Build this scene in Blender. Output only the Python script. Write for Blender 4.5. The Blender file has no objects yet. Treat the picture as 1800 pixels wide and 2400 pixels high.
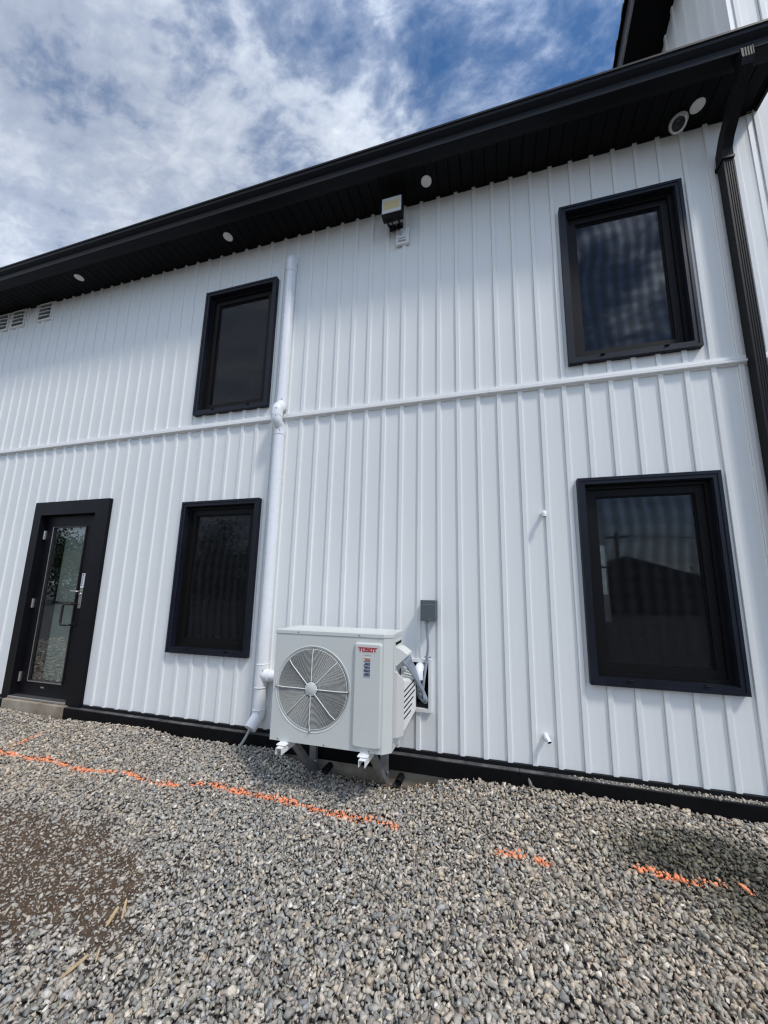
import bpy, bmesh, math, random
import numpy as np
from mathutils import Vector, Matrix
random.seed(7)
rng = np.random.default_rng(11)
S = bpy.context.scene
COL = S.collection
UP = 1.5                      # everything is measured from the eye level; lifted by UP at the end

# ------------------------------------------------------------------ camera, sky, sun, exposure
cd = bpy.data.cameras.new('camera'); cam = bpy.data.objects.new('camera', cd); COL.objects.link(cam)
S.camera = cam
cd.sensor_fit = 'VERTICAL'; cd.sensor_height = 24.0; cd.sensor_width = 18.0
cd.lens = 811.9416 / 2400 * 24.0
cd.shift_x = -32.729 / 2400; cd.shift_y = 53.269 / 2400
cd.clip_start = 0.02; cd.clip_end = 3000
RC = Matrix(((0.96717672, 0.25362436, 0.01561645), (0.02479649, -0.15536575, 0.98754575), (0.25289192, -0.95474403, -0.15655513)))
cam.matrix_world = Matrix.Translation((0, -2.9, 0)) @ RC.transposed().to_4x4()

SUN = Vector((1.6, -1.0, 2.65)).normalized()
W = bpy.data.worlds.new('World'); S.world = W; W.use_nodes = True
nt = W.node_tree; nt.nodes.clear()
def N(t, k, **kw):
    n = t.nodes.new(k)
    for a, b in kw.items(): setattr(n, a, b)
    return n
def L(t, a, b): t.links.new(a, b)
def mth(t, op, a, b=None, c=None):
    n = N(t, 'ShaderNodeMath', operation=op)
    for i, v in enumerate((a, b, c)):
        if v is None: continue
        if isinstance(v, (int, float)): n.inputs[i].default_value = v
        else: L(t, v, n.inputs[i])
    return n.outputs[0]
def ramp(t, fac, stops, interp='LINEAR'):
    n = N(t, 'ShaderNodeValToRGB'); n.color_ramp.interpolation = interp
    e = n.color_ramp.elements
    while len(e) < len(stops): e.new(0.5)
    for el, (p, c) in zip(e, stops):
        el.position = p; el.color = (*c, 1) if len(c) == 3 else c
    L(t, fac, n.inputs[0]); return n.outputs[0]
def build_sky():
    t = nt
    out = N(t, 'ShaderNodeOutputWorld')
    sky = N(t, 'ShaderNodeTexSky'); sky.sky_type = 'NISHITA'; sky.sun_disc = False
    sky.sun_elevation = math.asin(SUN.z); sky.sun_rotation = math.atan2(SUN.x, SUN.y)
    sky.air_density = 1.0; sky.dust_density = 0.6; sky.ozone_density = 1.6
    hs = N(t, 'ShaderNodeHueSaturation'); hs.inputs['Saturation'].default_value = 1.25; hs.inputs['Value'].default_value = 0.78
    L(t, sky.outputs[0], hs.inputs['Color'])
    bsky = N(t, 'ShaderNodeBackground'); bsky.inputs[1].default_value = 0.13
    L(t, hs.outputs[0], bsky.inputs[0])
    tc = N(t, 'ShaderNodeTexCoord'); sep = N(t, 'ShaderNodeSeparateXYZ'); L(t, tc.outputs['Generated'], sep.inputs[0])
    z = mth(t, 'MAXIMUM', sep.outputs[2], 0.0)
    zz = mth(t, 'ADD', z, 0.10)
    px = mth(t, 'DIVIDE', sep.outputs[0], zz); py = mth(t, 'DIVIDE', sep.outputs[1], zz)
    cb = N(t, 'ShaderNodeCombineXYZ'); L(t, px, cb.inputs[0]); L(t, py, cb.inputs[1])
    def noise(scale, detail, rough, dist, rot, sc, off):
        mp = N(t, 'ShaderNodeMapping'); mp.inputs['Rotation'].default_value = (0, 0, rot)
        mp.inputs['Scale'].default_value = sc; mp.inputs['Location'].default_value = off
        L(t, cb.outputs[0], mp.inputs[0])
        n = N(t, 'ShaderNodeTexNoise'); n.inputs['Scale'].default_value = scale; n.inputs['Detail'].default_value = detail
        n.inputs['Roughness'].default_value = rough; n.inputs['Distortion'].default_value = dist
        L(t, mp.outputs[0], n.inputs['Vector']); return n.outputs[0]
    big = noise(1.5, 5, 0.5, 0.3, 0.3, (1, 1, 1), (2.1, 0.4, 0))
    mid = noise(5.2, 10, 0.60, 0.25, -0.5, (1.0, 1.45, 1), (0.3, 3.0, 0))
    fine = noise(19.0, 7, 0.60, 0.35, -0.75, (1.0, 1.9, 1), (5, 1, 0))
    # the cloud deck lies to the west (-x) and thins out into torn wisps to the east
    west = mth(t, 'MULTIPLY_ADD', px, -0.38, -0.070)
    west = mth(t, 'MINIMUM', mth(t, 'MAXIMUM', west, -0.15), 0.22)
    d = mth(t, 'ADD', mth(t, 'MULTIPLY_ADD', mid, 0.85, west), mth(t, 'MULTIPLY', big, 0.35))
    d = mth(t, 'MULTIPLY_ADD', fine, 0.24, mth(t, 'SUBTRACT', d, 0.02))
    cover = ramp(t, d, [(0.49, (0, 0, 0)), (0.57, (0.10,) * 3), (0.69, (0.40,) * 3), (0.80, (0.86,) * 3), (0.98, (0.97,) * 3)])
    thick = ramp(t, mth(t, 'MULTIPLY_ADD', fine, 0.32, mth(t, 'MULTIPLY_ADD', big, 0.55, mth(t, 'MULTIPLY', mid, 0.55))),
                 [(0.52, (0.30, 0.35, 0.45)), (0.68, (0.38, 0.43, 0.53)), (0.80, (0.51, 0.56, 0.64)), (0.95, (0.72, 0.76, 0.81))])
    # bright towards the horizon in the west, where the deck is seen edge on and sunlit
    bcl = N(t, 'ShaderNodeBackground')
    L(t, thick, bcl.inputs[0])
    # thin cloud scatters sunlight forward: brighter towards the sun (behind and right of the camera)
    dp = N(t, 'ShaderNodeVectorMath', operation='DOT_PRODUCT'); L(t, tc.outputs['Generated'], dp.inputs[0]); dp.inputs[1].default_value = SUN
    glow = mth(t, 'POWER', mth(t, 'MAXIMUM', dp.outputs['Value'], 0.0), 4.5)
    low = mth(t, 'MINIMUM', mth(t, 'MAXIMUM', mth(t, 'MULTIPLY', mth(t, 'SUBTRACT', 0.72, z), 3.6), 0.0), 1.0)
    L(t, mth(t, 'MULTIPLY_ADD', glow, 7.5, mth(t, 'MULTIPLY_ADD', low, 0.30, 0.92)), bcl.inputs[1])
    hz = mth(t, 'POWER', mth(t, 'SUBTRACT', 1.0, mth(t, 'MINIMUM', mth(t, 'MULTIPLY', z, 3.2), 1.0)), 1.5)
    cover = mth(t, 'MAXIMUM', cover, mth(t, 'MULTIPLY', hz, 0.92))
    mx = N(t, 'ShaderNodeMixShader'); L(t, cover, mx.inputs[0]); L(t, bsky.outputs[0], mx.inputs[1]); L(t, bcl.outputs[0], mx.inputs[2])
    L(t, mx.outputs[0], out.inputs[0])
build_sky()
sd = bpy.data.lights.new('sun', 'SUN'); sd.energy = 1.6; sd.angle = math.radians(7.5); sd.color = (1.0, 0.955, 0.90)
sun = bpy.data.objects.new('sun', sd); COL.objects.link(sun)
sun.rotation_euler = SUN.to_track_quat('Z', 'Y').to_euler(); sun.location = (6, -8, 12)
S.view_settings.view_transform = 'Standard'; S.view_settings.look = 'None'
S.view_settings.exposure = 0.44; S.view_settings.gamma = 1.0
try: S.view_settings.use_curve_mapping = False
except Exception: pass
S.render.engine = 'CYCLES'
S.cycles.max_bounces = 8; S.cycles.transparent_max_bounces = 12; S.cycles.pixel_filter_type = 'BLACKMAN_HARRIS'; S.cycles.filter_width = 1.3
S.cycles.use_denoising = True
try: S.cycles.denoiser = 'OPENIMAGEDENOISE'; S.cycles.denoising_prefilter = 'ACCURATE'
except Exception: pass

# ------------------------------------------------------------------ materials
def principled(name, col, rough=0.5, metal=0.0, spec=0.5, bump=None, vary=None, coat=0.0):
    m = bpy.data.materials.new(name); m.use_nodes = True
    t = m.node_tree; p = t.nodes['Principled BSDF']
    p.inputs['Base Color'].default_value = (*col, 1); p.inputs['Roughness'].default_value = rough
    p.inputs['Metallic'].default_value = metal; p.inputs['Specular IOR Level'].default_value = spec
    if coat: p.inputs['Coat Weight'].default_value = coat; p.inputs['Coat Roughness'].default_value = 0.12
    tc = N(t, 'ShaderNodeTexCoord')
    if vary:
        sc, amt = vary[0], vary[1]
        n = N(t, 'ShaderNodeTexNoise'); n.inputs['Scale'].default_value = sc; n.inputs['Detail'].default_value = 6; n.inputs['Roughness'].default_value = 0.6
        if len(vary) > 2:
            mp = N(t, 'ShaderNodeMapping'); mp.inputs['Scale'].default_value = vary[2]; L(t, tc.outputs['Object'], mp.inputs[0]); L(t, mp.outputs[0], n.inputs['Vector'])
        else: L(t, tc.outputs['Object'], n.inputs['Vector'])
        c = ramp(t, n.outputs[0], [(0.3, tuple(x * (1 - amt) for x in col)), (0.7, tuple(min(1, x * (1 + amt)) for x in col))])
        L(t, c, p.inputs['Base Color'])
        rr = mth(t, 'MULTIPLY_ADD', n.outputs[0], 0.24, rough - 0.12); L(t, rr, p.inputs['Roughness'])
    if bump:
        n2 = N(t, 'ShaderNodeTexNoise'); n2.inputs['Scale'].default_value = bump[0]; n2.inputs['Detail'].default_value = 3
        L(t, tc.outputs['Object'], n2.inputs['Vector'])
        if len(bump) > 2:
            mp2 = N(t, 'ShaderNodeMapping'); mp2.inputs['Scale'].default_value = bump[2]; L(t, tc.outputs['Object'], mp2.inputs[0]); L(t, mp2.outputs[0], n2.inputs['Vector'])
        b = N(t, 'ShaderNodeBump'); b.inputs['Strength'].default_value = bump[1]; b.inputs['Distance'].default_value = 0.01
        L(t, n2.outputs[0], b.inputs['Height']); L(t, b.outputs[0], p.inputs['Normal'])
    return m
M = {}
M['siding'] = principled('white_siding', (0.785, 0.79, 0.765), 0.58, spec=0.22, bump=(2.2, 0.10, (3, 3, 0.5)), vary=(1.6, 0.02, (1, 1, 0.4)))
M['trimwhite'] = principled('white_trim', (0.79, 0.79, 0.77), 0.42, spec=0.3)
M['black'] = principled('black_aluminium', (0.006, 0.006, 0.007), 0.45, spec=0.18, vary=(3, 0.15))
M['soffit'] = principled('black_soffit', (0.0035, 0.0035, 0.004), 0.55, spec=0.12)
M['gutter'] = principled('gutter_black', (0.005, 0.005, 0.0065), 0.42, spec=0.15, bump=(3, 0.05))
M['spout'] = principled('downspout_black', (0.007, 0.007, 0.0085), 0.55, spec=0.2)
M['winframe'] = principled('window_trim_dark', (0.0095, 0.0115, 0.0185), 0.45, spec=0.22, vary=(6, 0.25), bump=(8, 0.03))
M['sash'] = principled('sash_dark_brown', (0.0065, 0.006, 0.006), 0.5, spec=0.15)
M['doorblack'] = principled('door_black', (0.0055, 0.0055, 0.0075), 0.45, spec=0.15, vary=(2, 0.15))
M['pvc'] = principled('white_pvc', (0.80, 0.81, 0.82), 0.28, vary=(5, 0.02))
M['acwhite'] = principled('ac_ivory', (0.60, 0.615, 0.575), 0.38, vary=(2.5, 0.02), bump=(40, 0.015))
M['acplastic'] = principled('ac_plastic', (0.70, 0.70, 0.655), 0.45)
M['acgrey'] = principled('ac_side_grey', (0.60, 0.59, 0.56), 0.42)
M['dark'] = principled('dark_void', (0.004, 0.004, 0.004), 0.8, spec=0.1)
M['fan'] = principled('fan_blade', (0.010, 0.010, 0.011), 0.5)
M['wire'] = principled('grille_wire', (0.80, 0.81, 0.76), 0.35)
M['galv'] = principled('galvanised_steel', (0.30, 0.30, 0.30), 0.45, metal=0.6, vary=(18, 0.3), bump=(30, 0.05))
M['screw'] = principled('screw_steel', (0.35, 0.35, 0.34), 0.35, metal=0.8)
M['conduit'] = principled('grey_conduit', (0.30, 0.335, 0.38), 0.30, vary=(10, 0.08))
M['box'] = principled('grey_box', (0.085, 0.10, 0.108), 0.45, vary=(10, 0.1))
M['red'] = principled('logo_red', (0.42, 0.022, 0.030), 0.45)
M['ink'] = principled('ink_grey', (0.22, 0.22, 0.22), 0.5)
M['inkdark'] = principled('ink_dark', (0.05, 0.055, 0.07), 0.5)
M['orangelabel'] = principled('label_orange', (0.42, 0.17, 0.08), 0.5)
M['bluelabel'] = principled('label_blue', (0.13, 0.155, 0.21), 0.5, vary=(60, 0.5))
M['labelwhite'] = principled('label_white', (0.72, 0.74, 0.76), 0.5)
M['chrome'] = principled('satin_nickel', (0.50, 0.48, 0.45), 0.3, metal=0.9)
M['handle'] = principled('dark_bronze', (0.025, 0.023, 0.022), 0.3, metal=0.3)
M['ledge'] = principled('black_ledge', (0.004, 0.004, 0.0045), 0.6, vary=(6, 0.4), spec=0.12)
M['camlens'] = principled('camera_lens', (0.006, 0.006, 0.008), 0.12)
M['camwhite'] = principled('camera_white', (0.70, 0.70, 0.68), 0.4)
M['light'] = principled('light_disc', (0.74, 0.74, 0.72), 0.55)
M['lensflood'] = principled('flood_lens', (0.62, 0.62, 0.60), 0.3)
M['led'] = principled('led_plate', (0.62, 0.50, 0.27), 0.5, vary=(30, 0.06))
M['rubber'] = principled('black_rubber', (0.006, 0.006, 0.007), 0.5, spec=0.2)
M['hose'] = principled('drain_hose', (0.33, 0.34, 0.33), 0.45)
M['wood'] = principled('pale_wood', (0.50, 0.36, 0.20), 0.7, vary=(30, 0.25), bump=(60, 0.3))
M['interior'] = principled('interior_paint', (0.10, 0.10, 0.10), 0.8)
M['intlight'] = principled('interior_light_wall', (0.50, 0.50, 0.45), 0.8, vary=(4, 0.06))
M['bark'] = principled('bark', (0.09, 0.07, 0.05), 0.9)
M['shed'] = principled('shed_wall', (0.16, 0.14, 0.12), 0.8)
M['shedroof'] = principled('shed_roof', (0.09, 0.09, 0.10), 0.7)
M['pole'] = principled('wood_pole', (0.12, 0.10, 0.08), 0.9)
M['tint'] = principled('screen_dark', (0.02, 0.021, 0.023), 0.7)

def ledge_top():
    m = principled('ledge_dusty', (0.05, 0.05, 0.048), 0.85)
    t = m.node_tree; p = t.nodes['Principled BSDF']; tc = N(t, 'ShaderNodeTexCoord')
    n = N(t, 'ShaderNodeTexNoise'); n.inputs['Scale'].default_value = 9; n.inputs['Detail'].default_value = 9; n.inputs['Roughness'].default_value = 0.7
    L(t, tc.outputs['Object'], n.inputs['Vector'])
    L(t, ramp(t, n.outputs[0], [(0.36, (0.02, 0.02, 0.02)), (0.56, (0.085, 0.083, 0.08)), (0.72, (0.17, 0.165, 0.155))]), p.inputs['Base Color']); return m
M['ledgetop'] = ledge_top()
def concrete():
    m = principled('concrete', (0.3, 0.27, 0.22), 0.9, bump=(60, 0.25))
    t = m.node_tree; p = t.nodes['Principled BSDF']; tc = N(t, 'ShaderNodeTexCoord')
    n = N(t, 'ShaderNodeTexNoise'); n.inputs['Scale'].default_value = 5; n.inputs['Detail'].default_value = 8; n.inputs['Roughness'].default_value = 0.65
    L(t, tc.outputs['Object'], n.inputs['Vector'])
    L(t, ramp(t, n.outputs[0], [(0.3, (0.19, 0.145, 0.10)), (0.5, (0.30, 0.25, 0.185)), (0.7, (0.38, 0.335, 0.27))]), p.inputs['Base Color']); return m
M['concrete'] = concrete()
def glass(name, tint, k, rough):
    m = bpy.data.materials.new(name); m.use_nodes = True; t = m.node_tree; t.nodes.clear()
    o = N(t, 'ShaderNodeOutputMaterial'); tr = N(t, 'ShaderNodeBsdfTransparent'); tr.inputs[0].default_value = (*tint, 1)
    gl = N(t, 'ShaderNodeBsdfGlossy'); gl.inputs['Roughness'].default_value = rough; gl.inputs[0].default_value = (0.95, 0.97, 1, 1)
    fr = N(t, 'ShaderNodeFresnel'); gm = N(t, 'ShaderNodeNewGeometry')
    L(t, mth(t, 'MULTIPLY_ADD', gm.outputs['Backfacing'], 1 / 1.5 - 1.5, 1.5), fr.inputs[0])   # same reflectance on both faces of the sheet
    tc = N(t, 'ShaderNodeTexCoord'); n = N(t, 'ShaderNodeTexNoise'); n.inputs['Scale'].default_value = 1.6; n.inputs['Detail'].default_value = 1
    L(t, tc.outputs['Object'], n.inputs['Vector'])
    b = N(t, 'ShaderNodeBump'); b.inputs['Strength'].default_value = 0.06; b.inputs['Distance'].default_value = 0.01; L(t, n.outputs[0], b.inputs['Height'])
    L(t, b.outputs[0], gl.inputs['Normal'])
    f = mth(t, 'MINIMUM', mth(t, 'MULTIPLY', fr.outputs[0], k), 1.0)
    mx = N(t, 'ShaderNodeMixShader'); L(t, f, mx.inputs[0]); L(t, tr.outputs[0], mx.inputs[1]); L(t, gl.outputs[0], mx.inputs[2]); L(t, mx.outputs[0], o.inputs[0])
    return m
M['glass'] = glass('window_glass', (0.50, 0.53, 0.53), 2.5, 0.024)
M['doorglass'] = glass('door_glass', (0.78, 0.815, 0.795), 1.7, 0.006)
def screen(name, lo, hi):
    m = bpy.data.materials.new(name); m.use_nodes = True; t = m.node_tree; t.nodes.clear()
    o = N(t, 'ShaderNodeOutputMaterial'); tr = N(t, 'ShaderNodeBsdfTransparent'); df = N(t, 'ShaderNodeBsdfDiffuse')
    tc = N(t, 'ShaderNodeTexCoord')
    def moire_bands(ax, sc, dist, off):                     # moire shimmer painted into tone and opacity as soft wandering bands
        mp = N(t, 'ShaderNodeMapping'); mp.inputs['Location'].default_value = off; L(t, tc.outputs['Object'], mp.inputs[0])
        w = N(t, 'ShaderNodeTexWave'); w.wave_type = 'BANDS'; w.bands_direction = ax; w.inputs['Scale'].default_value = sc
        w.inputs['Distortion'].default_value = dist; w.inputs['Detail'].default_value = 1.5; w.inputs['Detail Scale'].default_value = 0.35
        L(t, mp.outputs[0], w.inputs['Vector']); return w.outputs['Fac']
    nz = N(t, 'ShaderNodeTexNoise'); nz.inputs['Scale'].default_value = 2.2; nz.inputs['Detail'].default_value = 2; L(t, tc.outputs['Object'], nz.inputs['Vector'])
    s = mth(t, 'ADD', mth(t, 'MULTIPLY', moire_bands('X', 3.6, 7.0, (0, 0, 0)), 0.60), mth(t, 'ADD', mth(t, 'MULTIPLY', moire_bands('Z', 2.6, 8.0, (1, 0, 2)), 0.22), mth(t, 'MULTIPLY', nz.outputs[0], 0.6)))
    L(t, ramp(t, s, [(0.35, (0.012, 0.0125, 0.014)), (1.15, (0.022, 0.0235, 0.026))]), df.inputs[0])
    mx = N(t, 'ShaderNodeMixShader'); L(t, ramp(t, s, [(0.35, (lo,) * 3), (1.15, (hi,) * 3)]), mx.inputs[0])
    L(t, tr.outputs[0], mx.inputs[1]); L(t, df.outputs[0], mx.inputs[2]); L(t, mx.outputs[0], o.inputs[0]); return m
M['screen'] = screen('insect_screen_moire', 0.22, 0.37); M['screenfaint'] = screen('insect_screen_faint_moire', 0.36, 0.41)  # painted moire, strong and nearly even

# ------------------------------------------------------------------ mesh helpers
LOC = {}
class MB:
    def __init__(s): s.v = []; s.f = []; s.m = []; s.sm = []
    def add(s, vs, fs, mi=0, smooth=False):
        o = len(s.v); s.v += [tuple(v) for v in vs]; s.f += [tuple(i + o for i in f) for f in fs]; s.m += [mi] * len(fs); s.sm += [smooth] * len(fs); return s
    def box(s, x0, x1, y0, y1, z0, z1, mi=0):
        vs = [(x, y, z) for x in (x0, x1) for y in (y0, y1) for z in (z0, z1)]
        return s.add(vs, [(0, 1, 3, 2), (4, 6, 7, 5), (0, 4, 5, 1), (2, 3, 7, 6), (0, 2, 6, 4), (1, 5, 7, 3)], mi)
    def bbox(s, x0, x1, y0, y1, z0, z1, r=0.004, seg=2, mi=0, mat=None):
        b = bmesh.new(); bmesh.ops.create_cube(b, size=1)
        for v in b.verts: v.co = Vector(((x0 + x1) / 2 + v.co.x * (x1 - x0), (y0 + y1) / 2 + v.co.y * (y1 - y0), (z0 + z1) / 2 + v.co.z * (z1 - z0)))
        bmesh.ops.bevel(b, geom=b.edges[:], offset=r, segments=seg, affect='EDGES', profile=0.5)
        return s.bm(b, mi, mat=mat)
    def bm(s, b, mi=0, smooth=False, mat=None):
        if mat is not None: bmesh.ops.transform(b, matrix=mat, verts=b.verts)
        b.verts.index_update(); s.add([v.co[:] for v in b.verts], [[v.index for v in f.verts] for f in b.faces], mi, smooth); b.free(); return s
    def prism(s, prof, a0, a1, axis='x', mi=0, caps=True):
        n = len(prof)
        def pt(p, a):
            if axis == 'x': return (a, p[0], p[1])
            if axis == 'y': return (p[0], a, p[1])
            return (p[0], p[1], a)
        vs = [pt(p, a0) for p in prof] + [pt(p, a1) for p in prof]
        fs = [(i, (i + 1) % n, n + (i + 1) % n, n + i) for i in range(n)]
        if caps: fs += [tuple(range(n))[::-1], tuple(range(n, 2 * n))]
        return s.add(vs, fs, mi)
    def tube(s, path, r, seg=12, mi=0, caps=True, rads=None):
        path = [Vector(p) for p in path]; n = len(path); vs = []; fs = []
        prev = None
        for i, p in enumerate(path):
            d = (path[min(i + 1, n - 1)] - path[max(i - 1, 0)]).normalized()
            if prev is None:
                u = d.orthogonal().normalized()
            else:
                u = (prev - d * prev.dot(d)).normalized()
            prev = u; w = d.cross(u); rr = rads[i] if rads else r
            for k in range(seg):
                a = 2 * math.pi * k / seg; vs.append(p + (u * math.cos(a) + w * math.sin(a)) * rr)
        for i in range(n - 1):
            for k in range(seg):
                k2 = (k + 1) % seg; fs.append((i * seg + k, i * seg + k2, (i + 1) * seg + k2, (i + 1) * seg + k))
        s.add(vs, fs, mi, True)
        if caps:
            s.add(vs[:seg], [tuple(range(seg))[::-1]], mi); s.add(vs[-seg:], [tuple(range(seg))], mi)
        return s
    def ring(s, c, R, r, axis, seg=64, ms=6, mi=0):
        ax = Vector(axis).normalized(); u = ax.orthogonal().normalized(); w = ax.cross(u); c = Vector(c); vs = []; fs = []
        for i in range(seg):
            a = 2 * math.pi * i / seg; d = u * math.cos(a) + w * math.sin(a)
            for k in range(ms):
                b = 2 * math.pi * k / ms; vs.append(c + d * (R + r * math.cos(b)) + ax * r * math.sin(b))
        for i in range(seg):
            for k in range(ms):
                i2 = (i + 1) % seg; k2 = (k + 1) % ms; fs.append((i * ms + k, i2 * ms + k, i2 * ms + k2, i * ms + k2))
        return s.add(vs, fs, mi, True)
    def lathe(s, c, axis, prof, seg=32, mi=0, smooth=True):
        ax = Vector(axis).normalized(); u = ax.orthogonal().normalized(); w = ax.cross(u); c = Vector(c); vs = []; fs = []; n = len(prof)
        for i in range(seg):
            a = 2 * math.pi * i / seg; d = u * math.cos(a) + w * math.sin(a)
            for (r, h) in prof: vs.append(c + d * r + ax * h)
        for i in range(seg):
            i2 = (i + 1) % seg
            for k in range(n - 1): fs.append((i * n + k, i2 * n + k, i2 * n + k + 1, i * n + k + 1))
        s.add(vs, fs, mi, smooth)
        if prof[0][0] > 1e-6: s.add([vs[i * n] for i in range(seg)], [tuple(range(seg))[::-1]], mi)
        if prof[-1][0] > 1e-6: s.add([vs[i * n + n - 1] for i in range(seg)], [tuple(range(seg))], mi)
        return s
    def mesh(s, name, mats, off=(0, 0, 0)):
        me = bpy.data.meshes.new(name)
        o = Vector(off); me.from_pydata([(v[0] - o.x, v[1] - o.y, v[2] - o.z) for v in s.v], [], s.f)
        for m in (mats if isinstance(mats, (list, tuple)) else [mats]): me.materials.append(m)
        me.polygons.foreach_set('material_index', s.m); me.polygons.foreach_set('use_smooth', s.sm)
        b = bmesh.new(); b.from_mesh(me); bmesh.ops.recalc_face_normals(b, faces=b.faces); b.to_mesh(me); b.free()
        me.update(); return me
    def build(s, name, mats, parent=None, label=None, at=None, smooth_angle=True):
        off = worldloc(parent) if parent else Vector((0, 0, 0))
        base = Vector(at) if at is not None else off
        me = s.mesh(name, mats, base); o = bpy.data.objects.new(name, me); COL.objects.link(o)
        if parent: o.parent = parent
        o.location = base - off if parent else base
        LOC[o.name] = base.copy()
        if label: o['label'] = label
        return o
def worldloc(o): return LOC[o.name]
def tag(o, label=None, cat=None, group=None, kind=None):
    if label: o['label'] = label
    if cat: o['category'] = cat
    if group: o['group'] = group
    if kind: o['kind'] = kind
    return o
def thing(name, at, label, cat, group=None):
    o = bpy.data.objects.new(name, None); COL.objects.link(o); o.location = at; o.empty_display_size = 0.1
    LOC[o.name] = Vector(at); return tag(o, label, cat, group)
def part_of(o, src, parent, at):     # a copy sharing mesh data, placed at a world point
    c = src.copy(); COL.objects.link(c); c.parent = parent; c.location = Vector(at) - worldloc(parent); LOC[c.name] = Vector(at); return c
def arc(c, p0, p1, n=6):             # quarter-ish bend from p0 to p1 around the corner c
    c = Vector(c); p0 = Vector(p0); p1 = Vector(p1); out = []
    for i in range(n + 1):
        t = i / n; out.append((1 - t) ** 2 * p0 + 2 * t * (1 - t) * c + t * t * p1)
    return out
def catmull(p, n):
    p = [Vector(q) for q in p]; p = [2 * p[0] - p[1]] + p + [2 * p[-1] - p[-2]]; out = []
    for i in range(1, len(p) - 2):
        for k in range(n):
            t = k / n; a, b, c, d = p[i - 1], p[i], p[i + 1], p[i + 2]
            out.append(0.5 * (2 * b + (c - a) * t + (2 * a - 5 * b + 4 * c - d) * t * t + (3 * b - a - 3 * c + d) * t ** 3))
    return out + [p[-2]]
def text_bm(body, size, ex=0.0):
    cu = bpy.data.curves.new('lettering', 'FONT'); cu.body = body; cu.size = size; cu.extrude = ex; cu.align_x = 'CENTER'; cu.align_y = 'CENTER'
    o = bpy.data.objects.new('lettering', cu); COL.objects.link(o); dg = bpy.context.evaluated_depsgraph_get(); dg.update()
    me = o.evaluated_get(dg).to_mesh(); b = bmesh.new(); b.from_mesh(me); o.evaluated_get(dg).to_mesh_clear()
    bpy.data.objects.remove(o); return b

# ------------------------------------------------------------------ ground height
def hgt(x, y):
    x = np.asarray(x, float); t = -np.asarray(y, float)
    b = np.interp(t, [-0.5, 0.1, 0.6, 1.3, 3], [-1.42, -1.350, -1.45, -1.505, -1.51])
    b = b - 0.115 * np.exp(-((x + 1.04) / 0.66) ** 4) * np.exp(-(np.maximum(t - 0.05, 0) / 0.26) ** 2)
    near = np.exp(-((x + 1) / 8) ** 2 - (t / 6) ** 2)
    b = b + near * (0.010 * np.sin(3.1 * x + 1.7 * y) + 0.008 * np.sin(5.3 * y - 4.1 * x + 1) + 0.006 * np.sin(9 * x + 2) * np.sin(8 * y))
    return b
DIRT = [(-3.5, -1.0), (-3.0, -0.97), (-2.6, -0.93), (-2.05, -1.0), (-1.70, -1.13), (-1.60, -1.36), (-1.45, -1.48), (-1.58, -1.61), (-1.9, -1.58), (-2.03, -1.72), (-2.3, -1.72), (-2.8, -1.50), (-3.5, -1.35)]
def dirt_depth(x, y):                # signed distance into the worn soil patch (positive inside)
    x = np.asarray(x, float); y = np.asarray(y, float); ins = np.zeros(x.shape, bool); d = np.full(x.shape, 1e9)
    n = len(DIRT)
    for i in range(n):
        x0, y0 = DIRT[i]; x1, y1 = DIRT[(i + 1) % n]
        c = ((y0 > y) != (y1 > y)) & (x < (x1 - x0) * (y - y0) / (y1 - y0 + 1e-12) + x0); ins ^= c
        ex, ey = x1 - x0, y1 - y0; t = np.clip(((x - x0) * ex + (y - y0) * ey) / (ex * ex + ey * ey), 0, 1)
        d = np.minimum(d, np.hypot(x - x0 - t * ex, y - y0 - t * ey))
    return np.where(ins, d, -d)
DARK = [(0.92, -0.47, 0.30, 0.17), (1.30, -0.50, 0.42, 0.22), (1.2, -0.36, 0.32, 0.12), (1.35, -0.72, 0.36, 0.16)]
def dark_patch(x, y):  # stones turn darker and slightly greener around the DARK centres
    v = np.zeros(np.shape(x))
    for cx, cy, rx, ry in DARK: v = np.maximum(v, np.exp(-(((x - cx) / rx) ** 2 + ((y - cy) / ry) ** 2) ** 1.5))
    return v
def soil_mat():
    m = principled('ground_soil', (0.1, 0.08, 0.06), 0.95, bump=(70, 0.5))
    t = m.node_tree; p = t.nodes['Principled BSDF']; tc = N(t, 'ShaderNodeTexCoord')
    n = N(t, 'ShaderNodeTexNoise'); n.inputs['Scale'].default_value = 14; n.inputs['Detail'].default_value = 10; n.inputs['Roughness'].default_value = 0.7
    L(t, tc.outputs['Object'], n.inputs['Vector'])
    soil = ramp(t, n.outputs[0], [(0.3, (0.038, 0.023, 0.012)), (0.5, (0.076, 0.048, 0.027)), (0.72, (0.140, 0.096, 0.060))])
    v = N(t, 'ShaderNodeTexVoronoi'); v.inputs['Scale'].default_value = 30; L(t, tc.outputs['Object'], v.inputs['Vector'])
    grav = ramp(t, v.outputs['Color'], [(0.0, (0.04, 0.037, 0.034)), (0.5, (0.10, 0.095, 0.088)), (1.0, (0.18, 0.17, 0.155))])
    a = N(t, 'ShaderNodeAttribute'); a.attribute_name = 'soil'
    mx = N(t, 'ShaderNodeMixRGB'); L(t, a.outputs['Fac'], mx.inputs[0]); L(t, grav, mx.inputs[1]); L(t, soil, mx.inputs[2])
    L(t, mx.outputs[0], p.inputs['Base Color']); return m
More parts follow.
